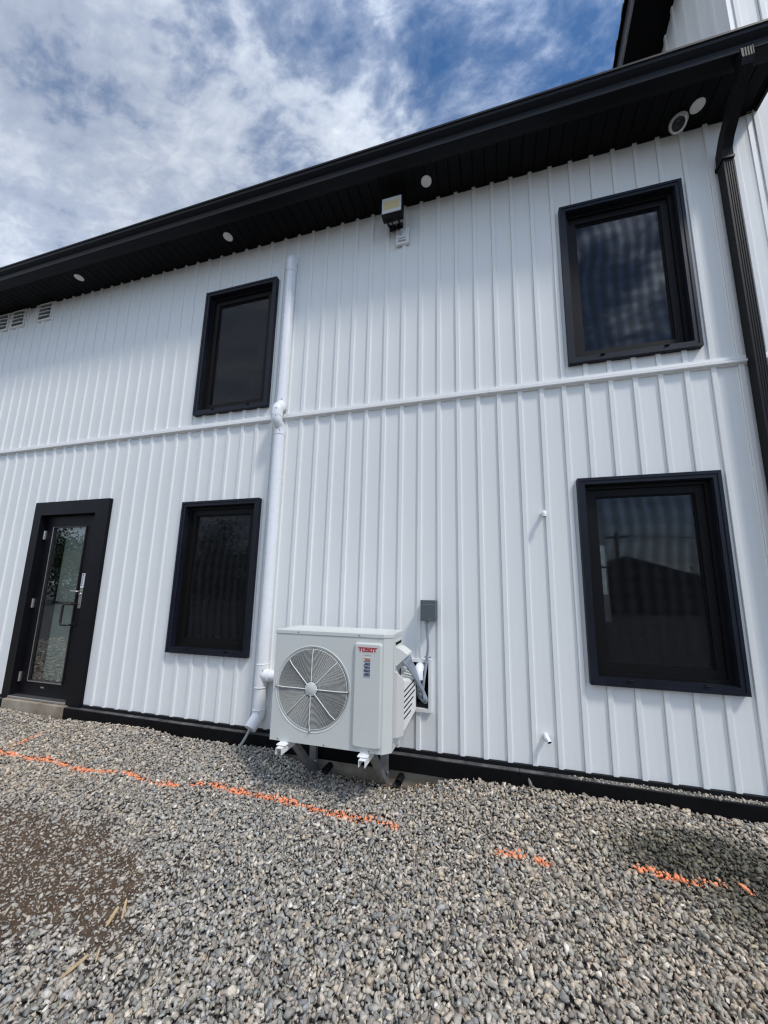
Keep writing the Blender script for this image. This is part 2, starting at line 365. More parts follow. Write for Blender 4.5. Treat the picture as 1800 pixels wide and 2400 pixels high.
def build_ground():
    xs = np.concatenate([[-400, -150, -60, -30, -18], np.arange(-12, 6.01, 0.08), [9, 18, 40, 120, 400]])
    ys = np.concatenate([[-400, -150, -60, -30, -15, -9], np.arange(-6, 0.15, 0.06), [0.6, 6, 20, 60, 200, 400]])
    X, Y = np.meshgrid(xs, ys, indexing='ij'); Z = hgt(X, Y) - 0.030 + 0.028 * np.clip((dirt_depth(X, Y) + 0.05) / 0.15, 0, 1)
    nx, ny = X.shape; V = np.stack([X, Y, Z], -1).reshape(-1, 3)
    F = [(i * ny + j, (i + 1) * ny + j, (i + 1) * ny + j + 1, i * ny + j + 1) for i in range(nx - 1) for j in range(ny - 1)]
    me = bpy.data.meshes.new('ground'); me.from_pydata(V.tolist(), [], F); me.materials.append(soil_mat())
    at = me.attributes.new('soil', 'FLOAT', 'POINT')
    dd = dirt_depth(V[:, 0], V[:, 1]); s = np.clip((dd + 0.10) / 0.2, 0, 1)
    u = np.exp(-((V[:, 0] + 0.95) / 0.62) ** 4) * np.exp(-(np.maximum(-V[:, 1], 0) / 0.26) ** 2)   # bare earth under the unit
    at.data.foreach_set('value', np.maximum(s, u).astype(np.float32))
    me.polygons.foreach_set('use_smooth', [True] * len(me.polygons))
    o = bpy.data.objects.new('ground', me); COL.objects.link(o); tag(o, kind='structure')
build_ground()

# ------------------------------------------------------------------ the building
P = 0.1725; RX0 = -0.403
Z_BASE, Z_BELT, Z_EAVE = -1.242, 1.70, 3.895
XL, XC, XR = -8.6, 2.127, 5.2
WIN = [(-3.114, -2.178, -0.645, 0.875), (0.677, 1.606, -0.645, 0.875), (-3.114, -2.178, 1.857, 3.382), (0.677, 1.606, 1.857, 3.382)]
DOOR = (-5.345, -4.150, -1.30, 0.978)
HATCH = (-0.690, -0.474, -0.946, -0.558)
b_house = thing('building', (-1.5, 0.0, Z_BASE), 'two storey white metal building with black gutter, soffit and window trim', 'building')
holes = [(a + 0.012, b - 0.012, c + 0.012, d - 0.012) for a, b, c, d in WIN] + [(DOOR[0] + 0.012, DOOR[1] - 0.012, -9, DOOR[3] - 0.012), (HATCH[0] + 0.012, HATCH[1] - 0.012, HATCH[2] + 0.012, HATCH[3] - 0.012)]
RIB = [(-0.0195, 0.0), (-0.0185, -0.0108), (-0.0165, -0.0125), (0.0130, -0.0125), (0.0150, -0.0110), (0.0190, 0.0)]
def strip(xr, z0, z1, xmax=None, hl=()):
    """one siding panel: a batten at xr and the flat pan to its right"""
    pr = [(xr + a, b) for a, b in RIB] + [(xr + 0.030, 0.0018), (xr + 0.085, 0.0030), (xr + P - 0.030, 0.0016), (xr + P - 0.0205, 0.0)]
    if xmax is not None:
        pr = [p for p in pr if p[0] < xmax - 1e-4] + [(xmax, 0.0)]
    bx = sorted({h for hh in hl for h in hh[:2] if pr[0][0] + 1e-4 < h < pr[-1][0] - 1e-4})
    xs = np.array([p[0] for p in pr]); ys = np.array([p[1] for p in pr])
    allx = sorted(set([p[0] for p in pr] + bx)); mb = MB()
    for a, b in zip(allx[:-1], allx[1:]):
        ya, yb = np.interp(a, xs, ys), np.interp(b, xs, ys); iv = [(z0, z1)]; mid = (a + b) / 2
        for h in hl:
            if h[0] < mid < h[1]:
                nv = []
                for q0, q1 in iv:
                    if h[2] > q0: nv.append((q0, min(q1, h[2])))
                    if h[3] < q1: nv.append((max(q0, h[3]), q1))
                iv = [q for q in nv if q[1] - q[0] > 1e-4]
        for q0, q1 in iv:
            mb.add([(a, ya, q0), (b, yb, q0), (b, yb, q1), (a, ya, q1)], [(0, 1, 2, 3)])
            if q0 == z0: mb.add([(a, ya, q0), (b, yb, q0), (b, 0.005, q0), (a, 0.005, q0)], [(0, 3, 2, 1)])
    return mb
def clad(parent, x_from, x_to, rows, hl):
    proto = {}
    k0 = math.floor((x_from - RX0) / P); k = k0
    while RX0 + k * P - 0.0205 < x_to - 1e-3:
        xr = RX0 + k * P
        for ri, (z0, z1) in enumerate(rows):
            h = [q for q in hl if q[0] < xr + P and q[1] > xr - 0.03 and q[2] < z1 and q[3] > z0]
            end = x_to if xr + P - 0.0205 > x_to else None
            if not h and end is None:
                if ri not in proto:
                    proto[ri] = (strip(xr, z0, z1).build('siding_panel', M['siding'], parent, at=(xr, 0, z0)), z0)
                else: part_of(None, proto[ri][0], parent, (xr, 0, z0))
            else:
                lo_, hi_ = xr - 0.0205, (end if end is not None else xr + P - 0.0205)
                cut = [q for q in h if q[0] <= lo_ + 1e-3 and q[1] >= hi_ - 1e-3]
                spans = [(z0, z1)]
                for q in cut:
                    nv = []
                    for a, b in spans:
                        if q[2] > a + 1e-4: nv.append((a, min(b, q[2])))
                        if q[3] < b - 1e-4: nv.append((max(a, q[3]), b))
                    spans = nv
                for a, b in spans:
                    mb = strip(xr, a, b, end, [q for q in h if q not in cut])
                    if mb.f: mb.build('siding_panel', M['siding'], parent, at=(xr, 0, a))
        k += 1
clad(b_house, XL, XC, [(Z_BASE, Z_BELT), (Z_BELT, Z_EAVE + 0.02)], holes)
# solid wall behind the panels, built round the openings
def core(parent, x0, x1, y0, y1, z0, z1, hl, mat, name):
    xs = sorted({x0, x1} | {min(max(v, x0), x1) for h in hl for v in h[:2]}); zs = sorted({z0, z1} | {min(max(v, z0), z1) for h in hl for v in h[2:]})
    mb = MB()
    for a, b in zip(xs[:-1], xs[1:]):
        run = None
        for c, d in zip(zs[:-1], zs[1:]):
            mx, mz = (a + b) / 2, (c + d) / 2
            inside = any(h[0] < mx < h[1] and h[2] < mz < h[3] for h in hl)
            if not inside:
                run = (run[0], d) if run else (c, d)
            if inside and run: mb.box(a, b, y0, y1, *run); run = None
        if run: mb.box(a, b, y0, y1, *run)
    return mb.build(name, mat, parent)
core(b_house, XL, XC - 0.01, 0.006, 0.16, Z_BASE, Z_EAVE + 0.1, holes, M['interior'], 'wall')

# belt trim between the storeys
belt = [(0.0, 1.752), (-0.020, 1.748), (-0.023, 1.722), (-0.016, 1.717), (-0.033, 1.712), (-0.034, 1.697), (-0.030, 1.691), (-0.014, 1.689), (-0.012, 1.682), (0.0, 1.680)]
for a, b in ((XL, -3.55), (-3.548, 0.028), (0.030, XC)):
    MB().prism(belt, a, b).build('belt_trim', M['trimwhite'], b_house)
# base flashing and black ledge boards
MB().prism([(0.004, -1.236), (-0.019, -1.238), (-0.022, -1.262), (0.004, -1.262)], -4.148, XC + 1.5).build('base_flashing', M['black'], b_house)
MB().prism([(0.004, -1.236), (-0.019, -1.238), (-0.022, -1.262), (0.004, -1.262)], XL, -5.347).build('base_flashing', M['black'], b_house)
def ledge(x0, x1):
    mb = MB(); mb.prism([(0.01, -1.2625), (-0.066, -1.265), (-0.071, -1.271), (-0.071, -1.378), (0.01, -1.378)], x0, x1)
    mb.m[0] = 1; return mb.build('ledge_board', [M['ledge'], M['ledgetop']], b_house)
for a, b in ((XL, -5.248), (-4.305, -2.862), (-2.859, 0.172), (0.175, 3.4)): ledge(a, b)
MB().box(XL, 3.4, 0.0 - 0.040, 0.16, -1.80, -1.379).build('foundation', M['concrete'], b_house)
MB().bbox(-5.244, -4.309, -0.075, 0.16, -1.62, -1.254, 0.008).build('door_step', M['concrete'], b_house)
# eave: soffit panels, trims, fascia, gutter, roof
XE = 2.178
SO = -0.335
pw = 0.1095
n = 0; src = None; x = -8.6
while x + pw <= XE - 0.02:
    if src is None:
        src = MB().prism([(0, 3.8965), (0.003, 3.8925), (pw - 0.007, 3.8925), (pw - 0.004, 3.8965), (pw - 0.004, 3.902), (0, 3.902)], SO + 0.022, -0.002, axis='y').build('soffit_panel', M['soffit'], b_house, at=(0, 0, 0))
        src.location = Vector((x, 0, 0)) - worldloc(b_house)
    else: part_of(None, src, b_house, (x, 0, 0))
    x += pw
MB().box(-8.6, XE, SO - 0.002, 0.3, 3.905, 3.93).build('soffit_backing', M['dark'], b_house)
MB().prism([(SO, 3.886), (SO + 0.026, 3.888), (SO + 0.026, 3.8915), (SO + 0.004, 3.893), (SO + 0.004, 3.904), (SO, 3.904)], -8.6, XE).build('soffit_trim', M['black'], b_house)
MB().prism([(0.004, 3.886), (-0.010, 3.887), (-0.010, 3.8915), (0.004, 3.8915)], -8.6, XE - 0.02).build('wall_channel', M['black'], b_house)
MB().box(-8.6, XE, SO - 0.022, SO - 0.001, 3.874, 4.04).build('fascia', M['black'], b_house)
MB().prism([(SO - 0.02, 3.88), (SO - 0.02, 4.03), (0.3, 4.03), (0.3, 3.88)], XE - 0.004, XE + 0.016).build('eave_end_cap', M['black'], b_house)
gx0, gx1 = -8.62, 2.205
GO = [(-0.358, 4.012), (-0.358, 3.868), (-0.424, 3.866), (-0.430, 3.872), (-0.431, 3.905), (-0.436, 3.922), (-0.452, 3.940), (-0.468, 3.962), (-0.472, 3.985), (-0.480, 3.990), (-0.481, 4.006), (-0.472, 4.010), (-0.466, 4.004), (-0.466, 3.985), (-0.460, 3.965), (-0.446, 3.945), (-0.428, 3.925), (-0.424, 3.905), (-0.423, 3.876), (-0.362, 3.876), (-0.362, 4.012)]
gut = thing('gutter', (-3.0, -0.42, 3.87), 'long black metal rain gutter running the length of the eave', 'gutter')
for a, b in ((gx0, -5.02), (-5.018, gx1)): MB().prism(GO, a, b).build('gutter_section', M['gutter'], gut)
MB().prism([(p[0], p[1]) for p in GO[:12]], gx1, gx1 + 0.003).build('end_cap', M['gutter'], gut)
MB().prism([(-0.36, 4.020), (-0.38, 4.026), (5.0, 6.0), (5.0, 5.95), (-0.36, 4.012)], -8.6, XC - 0.012).build('roof', M['black'], b_house)

# ------------------------------------------------------------------ windows
def frame_ring(mb, x0, x1, z0, z1, w, y0, y1, mi=0):
    """four mitred members"""
    o = [(x0, z0), (x1, z0), (x1, z1), (x0, z1)]; i = [(x0 + w, z0 + w), (x1 - w, z0 + w), (x1 - w, z1 - w), (x0 + w, z1 - w)]
    for k in range(4):
        k2 = (k + 1) % 4; a, b, c, d = o[k], o[k2], i[k2], i[k]
        vs = [(p[0], y0, p[1]) for p in (a, b, c, d)] + [(p[0], y1, p[1]) for p in (a, b, c, d)]
        mb.add(vs, [(0, 1, 2, 3), (7, 6, 5, 4), (0, 4, 5, 1), (3, 2, 6, 7)], mi)
    return mb
def window(i, q, lab):
    x0, x1, z0, z1 = q
    w = MB(); frame_ring(w, x0, x1, z0, z1, 0.022, -0.045, 0.004)
    frame_ring(w, x0 + 0.0215, x1 - 0.0215, z0 + 0.0215, z1 - 0.0215, 0.028, -0.040, 0.004)
    frame_ring(w, x0 + 0.044, x1 - 0.044, z0 + 0.044, z1 - 0.044, 0.010, -0.028, 0.10)
    f = w.build('window', M['winframe'], b_house, lab, at=((x0 + x1) / 2, 0, z0))
    a, b, c, d = x0 + 0.053, x1 - 0.053, z0 + 0.053, z1 - 0.053
    s = MB(); frame_ring(s, a, b, c, d, 0.028, 0.012, 0.09); frame_ring(s, a + 0.0275, b - 0.0275, c + 0.0275, d - 0.0275, 0.055, 0.030, 0.085)
    frame_ring(s, a + 0.082, b - 0.082, c + 0.082, d - 0.082, 0.010, 0.040, 0.085)
    s.build('sash', M['sash'], f)
    MB().box(a + 0.088, b - 0.088, 0.052, 0.056, c + 0.088, d - 0.088).build('pane', M['glass'], f)
    MB().box(a + 0.084, b - 0.084, 0.044, 0.0448, c + 0.084, d - 0.084).build('insect_screen', M['screen'] if x0 > 0 else M['screenfaint'], f)
    for t in (0.27, 0.75):
        MB().bbox(x0 + t * (x1 - x0) - 0.016, x0 + t * (x1 - x0) + 0.016, -0.052, -0.026, z0 + 0.040, z0 + 0.050, 0.002, 1).build('weep_cover', M['sash'], f)
for i, (q, lab) in enumerate(zip(WIN, ('black framed window just above the ledge, between the door and the white pipe', 'black framed lower window near the downspout', 'black framed upper window beside the top of the white pipe', 'black framed upper window near the downspout under the security camera'))):
    window(i, q, lab)

# ------------------------------------------------------------------ door
def door():
    x0, x1, zt = DOOR[0], DOOR[1], DOOR[3]
    iz = 0.818; ixl, ixr = -5.222, -4.345; zb = -1.258
    d = MB()
    for (poly) in ([(x0, zb), (ixl, zb), (ixl, iz), (x0, zt)], [(ixr, zb), (x1, zb), (x1, zt), (ixr, iz)], [(x0, zt), (ixl, iz), (ixr, iz), (x1, zt)]):
        vs = [(p[0], -0.034, p[1]) for p in poly] + [(p[0], 0.10, p[1]) for p in poly]
        d.add(vs, [(0, 1, 2, 3), (7, 6, 5, 4)] + [(k, (k + 1) % 4, 4 + (k + 1) % 4, 4 + k) for k in range(4)])
    dr = d.build('door', M['doorblack'], b_house, 'black glazed entry door in wide black trim above a concrete step', at=(-4.75, 0, zb))
    l = MB(); a, b, c, e = ixl + 0.004, ixr - 0.004, -1.225, iz - 0.004
    gx0, gx1, gz0, gz1 = -5.075, -4.535, -1.082, 0.682
    l.box(a, gx0, 0.035, 0.08, c, e); l.box(gx1, b, 0.035, 0.08, c, e); l.box(gx0, gx1, 0.0352, 0.08, c, gz0); l.box(gx0, gx1, 0.0352, 0.08, gz1, e)
    l.build('door_leaf', M['doorblack'], dr)
    g = MB(); frame_ring(g, gx0, gx1, gz0, gz1, 0.010, 0.024, 0.052); g.build('glazing_bead', M['handle'], dr)
    s = MB(); s.box(gx0 + 0.002, gx0 + 0.010, 0.0215, 0.0235, gz0, gz1); s.box(gx0 + 0.002, gx1 - 0.002, 0.0215, 0.0235, gz0, gz0 + 0.010); s.build('bead_strip', M['chrome'], dr)
    MB().box(gx0 + 0.008, gx1 - 0.008, 0.042, 0.048, gz0 + 0.008, gz1 - 0.008).build('glass', M['doorglass'], dr)
    for z in (0.585, -0.222, -1.04):
        h = MB(); h.tube([(-5.205, 0.022, z - 0.052), (-5.205, 0.022, z + 0.052)], 0.010, 10)
        for k in range(4): h.ring((-5.205, 0.022, z - 0.04 + 0.026 * k), 0.010, 0.0015, (0, 0, 1), 12, 4)
        h.box(-5.222, -5.19, 0.026, 0.0345, z - 0.052, z + 0.052); h.build('hinge', M['chrome'], dr)
    lk = MB(); lk.bbox(-4.468, -4.425, 0.012, 0.034, -0.262, -0.045, 0.003, 1); lk.lathe((-4.447, 0.012, -0.105), (0, -1, 0), [(0.017, 0), (0.016, 0.010), (0.008, 0.012), (0.0, 0.012)], 16)
    lk.tube([(-4.447, 0.01, -0.075), (-4.447, -0.028, -0.075), (-4.46, -0.036, -0.075), (-4.53, -0.036, -0.072)], 0.009, 10)
    lk.build('lock', M['chrome'], dr)
    kp = MB(); kp.bbox(-4.463, -4.420, 0.008, 0.034, -0.040, 0.125, 0.003, 1); kp.build('keypad', M['labelwhite'], dr)
    mk = MB()
    for k in range(6): mk.box(-4.452, -4.431 - 0.004 * (k % 2), 0.0055, 0.0078, -0.012 + 0.019 * k, -0.004 + 0.019 * k)
    mk.lathe((-4.441, 0.0078, 0.110), (0, -1, 0), [(0.010, 0), (0.010, 0.002)], 14); mk.build('keypad_print', M['inkdark'], dr)
    hb = MB(); p = [(-4.50, 0.034, -0.222), (-4.50, -0.035, -0.222)]
    path = [(-4.495, 0.034, -0.215), (-4.495, -0.02, -0.215)] + arc((-4.495, -0.05, -0.215), (-4.50, -0.04, -0.215), (-4.54, -0.052, -0.215), 4) + arc((-4.575, -0.055, -0.215), (-4.55, -0.053, -0.215), (-4.58, -0.055, -0.245), 5) + arc((-4.58, -0.055, -0.44), (-4.58, -0.055, -0.41), (-4.55, -0.053, -0.44), 5) + arc((-4.495, -0.05, -0.44), (-4.54, -0.052, -0.44), (-4.495, -0.02, -0.44), 5) + [(-4.495, 0.034, -0.44)]
    hb.tube(path, 0.0115, 12); hb.build('pull_handle', M['handle'], dr)
    pb = MB(); pb.tube([(-5.06, 0.095, -0.205), (-4.50, 0.095, -0.222)], 0.013, 10); pb.box(-5.08, -5.03, 0.08, 0.13, -0.225, -0.185); pb.build('push_bar', M['handle'], dr)
    MB().bbox(ixl, ixr, -0.045, 0.10, -1.252, -1.229, 0.004, 1).build('threshold', M['chrome'], dr)
    MB().box(-4.86, -4.81, 0.0325, 0.0345, -1.142, -1.128).build('maker_tag', M['chrome'], dr)
door()
# interior behind the glass: floors, far wall with two openings, a pale partition by the door
def interior():
    far = 5.4
    hl = [(0.86, 1.10, -0.62, 1.05), (2.20, 2.46, -0.62, 1.05)]
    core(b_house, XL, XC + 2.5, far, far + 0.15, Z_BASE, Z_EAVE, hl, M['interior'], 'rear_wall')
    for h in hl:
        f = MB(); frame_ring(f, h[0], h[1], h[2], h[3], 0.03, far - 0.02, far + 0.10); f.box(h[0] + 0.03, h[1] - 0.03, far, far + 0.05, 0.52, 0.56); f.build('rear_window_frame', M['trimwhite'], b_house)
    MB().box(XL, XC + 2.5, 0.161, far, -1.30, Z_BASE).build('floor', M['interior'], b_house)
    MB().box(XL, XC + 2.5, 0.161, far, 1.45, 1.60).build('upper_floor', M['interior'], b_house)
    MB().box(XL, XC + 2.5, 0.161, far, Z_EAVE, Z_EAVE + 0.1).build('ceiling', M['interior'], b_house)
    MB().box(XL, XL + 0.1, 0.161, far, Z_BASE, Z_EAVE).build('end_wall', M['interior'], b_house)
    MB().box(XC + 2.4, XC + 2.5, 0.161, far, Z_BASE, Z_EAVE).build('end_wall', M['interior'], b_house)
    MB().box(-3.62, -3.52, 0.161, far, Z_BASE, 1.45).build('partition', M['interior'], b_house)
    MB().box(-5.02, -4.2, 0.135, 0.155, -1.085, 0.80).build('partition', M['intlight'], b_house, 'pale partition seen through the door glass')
interior()
# wall hatch behind the heat pump
hb = MB(); frame_ring(hb, HATCH[0] - 0.006, HATCH[1] + 0.006, HATCH[2] - 0.006, HATCH[3] + 0.006, 0.024, -0.026, 0.004)
hatch = hb.build('wall_hatch', M['trimwhite'], b_house, 'square black opening with white trim behind the heat pump conduits', at=(-0.58, 0, HATCH[2]))
MB().box(HATCH[0], HATCH[1], 0.165, 0.18, HATCH[2], HATCH[3]).build('hatch_back', M['dark'], hatch)

# ------------------------------------------------------------------ taller wing
wing = thing('building', (XC + 1.0, 0, Z_BASE), 'taller white wing with black sloping roof edge rising behind the gutter', 'building')
clad(wing, 2.36, XR, [(Z_BASE, Z_BELT), (Z_BELT, 7.4)], [])
k = MB()
kx = RX0 + 15 * P
strip(kx - 0.002, Z_BASE, Z_BELT, None).build('siding_panel', M['siding'], wing, at=(kx, 0, Z_BASE))
strip(kx - 0.002, Z_BELT, 7.4, None).build('siding_panel', M['siding'], wing, at=(kx, 0, Z_BELT))
MB().box(XC - 0.004, kx - 0.0225, -0.004, 0.02, Z_BASE, 7.4).build('corner_trim', M['trimwhite'], wing)
MB().prism(belt, XC + 0.002, XR).build('belt_trim', M['trimwhite'], wing)
MB().box(XC + 0.006, XR, 0.006, 7.0, 3.96, 6.6).build('wall', M['siding'], wing)
for j in range(26):                                  # ribbed side wall facing the lower roof
    y = 0.02 + j * P
    prf = [(XC, y), (XC, y + 0.10), (XC - 0.0145, y + 0.104), (XC - 0.0145, y + 0.134), (XC, y + 0.138), (XC, y + P - 0.001), (XC + 0.005, y + P - 0.001), (XC + 0.005, y)]
    MB().prism(prf, 3.9, 6.70 - 0.40 * y, axis='z').build('siding_panel', M['siding'], wing)
def rake():
    sl = -0.42
    def zz(y): return 6.73 + sl * y
    def slab(name, x0, x1, dz0, dz1, mat, y0=-0.35, y1=4.4):
        vs = [(x, y, zz(y) + dz) for x in (x0, x1) for y in (y0, y1) for dz in (dz0, dz1)]
        MB().add(vs, [(0, 1, 3, 2), (4, 6, 7, 5), (0, 4, 5, 1), (2, 3, 7, 6), (0, 2, 6, 4), (1, 5, 7, 3)]).build(name, mat, wing)
    slab('soffit', 1.715, XC + 0.02, 0.0, 0.012, M['soffit']); slab('fascia', 1.692, 1.714, -0.012, 0.235, M['black'])
    slab('fascia_lip', 1.687, 1.7135, -0.020, -0.0125, M['galv'])
    slab('roof', 1.66, 5.2, 0.236, 0.262, M['black'])
    j = 0; y = -0.3; src = None
    while y < 4.2:                                     # ribs of the roof sheet, seen end-on along its edge
        mb = MB(); z = zz(y) + 0.262
        mb.add([(x, y + d, zz(y + d) + h) for x in (1.655, 5.2) for d, h in ((0, 0.236), (0.09, 0.236), (0.075, 0.285), (0.015, 0.285))], [(0, 1, 2, 3), (4, 7, 6, 5), (0, 4, 5, 1), (1, 5, 6, 2), (2, 6, 7, 3), (3, 7, 4, 0)])
        mb.build('roof_rib', M['black'], wing); y += 0.23
rake()

# ------------------------------------------------------------------ downspout
ds = thing('downspout', (1.9, -0.06, -1.28), 'black square ribbed metal downspout dropping from the right end of the gutter', 'downspout')
def rect_sweep(path, w, dpt):
    """ribbed rectangular pipe; path of (x, y, z, tilt)"""
    pr = [(-w / 2, 0)]; n = 4
    for i in range(n):
        a = -w / 2 + 0.005 + i * (w - 0.010) / n; e = a + (w - 0.010) / n
        pr += [(a, 0), (a + 0.003, 0.003), (e - 0.003, 0.003), (e, 0)]
    pr += [(w / 2, 0), (w / 2, dpt), (-w / 2, dpt)]
    mb = MB(); m = len(pr); vs = []
    for (x, y, z, ty, tz) in path:
        L_ = math.hypot(ty, tz); fy, fz = tz / L_, -ty / L_        # front-to-back direction, square to the run
        for a, b in pr: vs.append((x + a, y + b * fy, z + b * fz))
    fs = []
    for i in range(len(path) - 1):
        for q in range(m): fs.append((i * m + q, i * m + (q + 1) % m, (i + 1) * m + (q + 1) % m, (i + 1) * m + q))
    fs += [tuple(range(m))[::-1], tuple(range((len(path) - 1) * m, len(path) * m))]
    return mb.add(vs, fs)
rect_sweep([(1.897, -0.098, 3.44, 0, 1), (1.898, -0.098, -1.20, 0, 1)], 0.066, 0.075).build('pipe', M['spout'], ds)
rect_sweep([(1.868, -0.452, 3.866, 0, 1), (1.868, -0.452, 3.79, 0, 1), (1.870, -0.432, 3.745, -0.7, 0.9), (1.892, -0.145, 3.53, -0.85, 0.75), (1.896, -0.108, 3.48, -0.3, 1), (1.897, -0.102, 3.40, 0, 1)], 0.073, 0.083).build('elbow', M['spout'], ds)
MB().box(1.855, 1.94, -0.106, 0.0, 3.395, 3.415).build('strap', M['black'], ds)
rect_sweep([(1.898, -0.100, -1.10, 0, 1), (1.898, -0.105, -1.19, 0.2, 1), (1.898, -0.20, -1.26, 0.8, 0.6), (1.898, -0.26, -1.29, 0.9, 0.45)], 0.073, 0.083).build('elbow', M['spout'], ds)

# ------------------------------------------------------------------ heat pump
FX0, FX1, SX = -1.545, -0.708, -0.655
FY, BY = -0.55, -0.255
ZT, ZB, ZS = -0.303, -1.066, -0.333
ac = thing('heat_pump', (-1.1, -0.40, ZB), 'ivory outdoor heat pump unit with round fan grille on steel wall brackets', 'heat pump')
def case_outline(g=0.0):
    return [(FX0 - g, FY - g), (FX1, FY - g), (SX + g, FY + 0.045), (SX + g, BY + g), (FX0 - g, BY + g)]
FC = (-1.234, -0.700); FR = 0.276
def casing():
    mb = MB(); o = case_outline()
    for i in range(5):
        if i == 0: continue
        a, b = o[i], o[(i + 1) % 5]; mb.add([(a[0], a[1], ZB), (b[0], b[1], ZB), (b[0], b[1], ZS), (a[0], a[1], ZS)], [(0, 1, 2, 3)])
    mb.add([(p[0], p[1], ZB) for p in o], [(4, 3, 2, 1, 0)]); mb.add([(p[0], p[1], ZS) for p in o], [(0, 1, 2, 3, 4)])
    # front sheet with the round fan opening and its dished rim
    cs = [math.atan2(z - FC[1], x - FC[0]) for x in (FX0, FX1) for z in (ZB, ZS)]
    an = sorted(set([2 * math.pi * i / 96 - math.pi for i in range(96)] + cs)); rings = []
    def rect_pt(a):
        c, s = math.cos(a), math.sin(a); t = 1e9
        if c > 1e-9: t = min(t, (FX1 - FC[0]) / c)
        if c < -1e-9: t = min(t, (FX0 - FC[0]) / c)
        if s > 1e-9: t = min(t, (ZS - FC[1]) / s)
        if s < -1e-9: t = min(t, (ZB - FC[1]) / s)
        return (FC[0] + t * c, FY, FC[1] + t * s)
    rings.append([rect_pt(a) for a in an])
    for r, dy in ((0.2935, 0), (0.291, -0.0022), (0.286, -0.0022), (0.283, 0.002), (0.272, 0.006), (0.268, 0.03), (0.262, 0.09)):
        rings.append([(FC[0] + r * math.cos(a), FY + dy, FC[1] + r * math.sin(a)) for a in an])
    n = len(an)
    for q in range(len(rings) - 1):
        vs = rings[q] + rings[q + 1]; mb.add(vs, [(i, (i + 1) % n, n + (i + 1) % n, n + i) for i in range(n)], 1 if q >= 5 else 0, q >= 1)
    return mb.build('casing', [M['acwhite'], M['dark']], ac)
casing()
def top_cover():
    b = bmesh.new(); o = case_outline(0.004)
    vs = [b.verts.new((x, y, ZS + 0.002)) for x, y in o]; f = b.faces.new(vs)
    r = bmesh.ops.extrude_face_region(b, geom=[f]); bmesh.ops.translate(b, verts=[v for v in r['geom'] if isinstance(v, bmesh.types.BMVert)], vec=(0, 0, ZT - ZS - 0.002))
    bmesh.ops.bevel(b, geom=[e for e in b.edges if all(v.co.z > ZT - 0.001 for v in e.verts)], offset=0.006, segments=3, affect='EDGES', profile=0.5)
    mb = MB().bm(b)
    for y in (-0.49, -0.43, -0.37, -0.31): mb.prism([(y, ZT - 0.001), (y + 0.006, ZT + 0.004), (y + 0.024, ZT + 0.004), (y + 0.030, ZT - 0.001)], FX0 + 0.06, SX - 0.05)
    return mb.build('top_cover', M['acwhite'], ac)
top_cover()
MB().prism([(p[0] + (0.002 if i in (0, 4) else -0.002), p[1] + (0.002 if i < 2 else -0.002)) for i, p in enumerate(case_outline())], ZS - 0.0005, ZS + 0.0025, axis='z').build('seam', M['dark'], ac)
# fan chamber, fan and grille
MB().lathe((FC[0], FY + 0.09, FC[1]), (0, 1, 0), [(0.262, 0), (0.262, 0.11), (0.0, 0.11)], 48).build('fan_chamber', M['dark'], ac)
fan = MB(); fan.lathe((FC[0], FY + 0.06, FC[1]), (0, 1, 0), [(0.0, 0), (0.05, 0.004), (0.055, 0.05)], 24)
for kk in range(3):
    vs = []; fs = []
    for i in range(7):
        for j in range(6):
            r = 0.05 + (0.25 - 0.05) * j / 5; a = 2 * math.pi * kk / 3 + (i / 6) * 1.5 + 0.5 * (j / 5); vs.append((FC[0] + r * math.cos(a), FY + 0.055 + 0.055 * i / 6, FC[1] + r * math.sin(a)))
    for i in range(6):
        for j in range(5): fs.append((i * 6 + j, (i + 1) * 6 + j, (i + 1) * 6 + j + 1, i * 6 + j + 1))
    fan.add(vs, fs, 0, True)
fan.build('fan', M['fan'], ac)
gr = MB(); GY = FY - 0.012
nr = 29
for i in range(nr):
    R = 0.056 + (0.268 - 0.056) * i / (nr - 1); gr.ring((FC[0], GY + 0.010 * (i / (nr - 1)) ** 4, FC[1]), R, 0.00125 if i < nr - 1 else 0.0024, (0, 1, 0), 96, 5)
gr.build('grille', M['wire'], ac)
for i in range(8):
    a = math.pi * i / 4; R = 0.279 if i % 2 == 0 else 0.262
    c, s = math.cos(a), math.sin(a); MB().tube([(FC[0] + 0.04 * c, GY - 0.004, FC[1] + 0.04 * s), (FC[0] + 0.22 * c, GY - 0.004, FC[1] + 0.22 * s), (FC[0] + R * c, GY + 0.008, FC[1] + R * s)], 0.0029, 8).build('grille_spoke', M['wire'], ac)
    if i % 2 == 0: MB().lathe((FC[0] + 0.281 * c, FY - 0.003, FC[1] + 0.281 * s), (0, -1, 0), [(0.006, -0.003), (0.006, 0.008), (0.004, 0.010), (0, 0.010)], 12).build('screw', M['screw'], ac)
MB().lathe((FC[0], GY - 0.002, FC[1]), (0, -1, 0), [(0.047, -0.006), (0.047, 0.001), (0.045, 0.003), (0, 0.0035)], 40).build('grille_hub', M['acwhite'], ac)
for x, z in ((-1.36, -0.317), (-0.887, -0.318), (-1.477, -1.051), (-1.123, -1.053), (-0.799, -1.054)):
    MB().lathe((x, FY - (0.004 if z > -0.4 else 0), z), (0, -1, 0), [(0.0055, -0.002), (0.0055, 0.003), (0.003, 0.0045), (0, 0.0045)], 10).build('screw', M['screw'], ac)
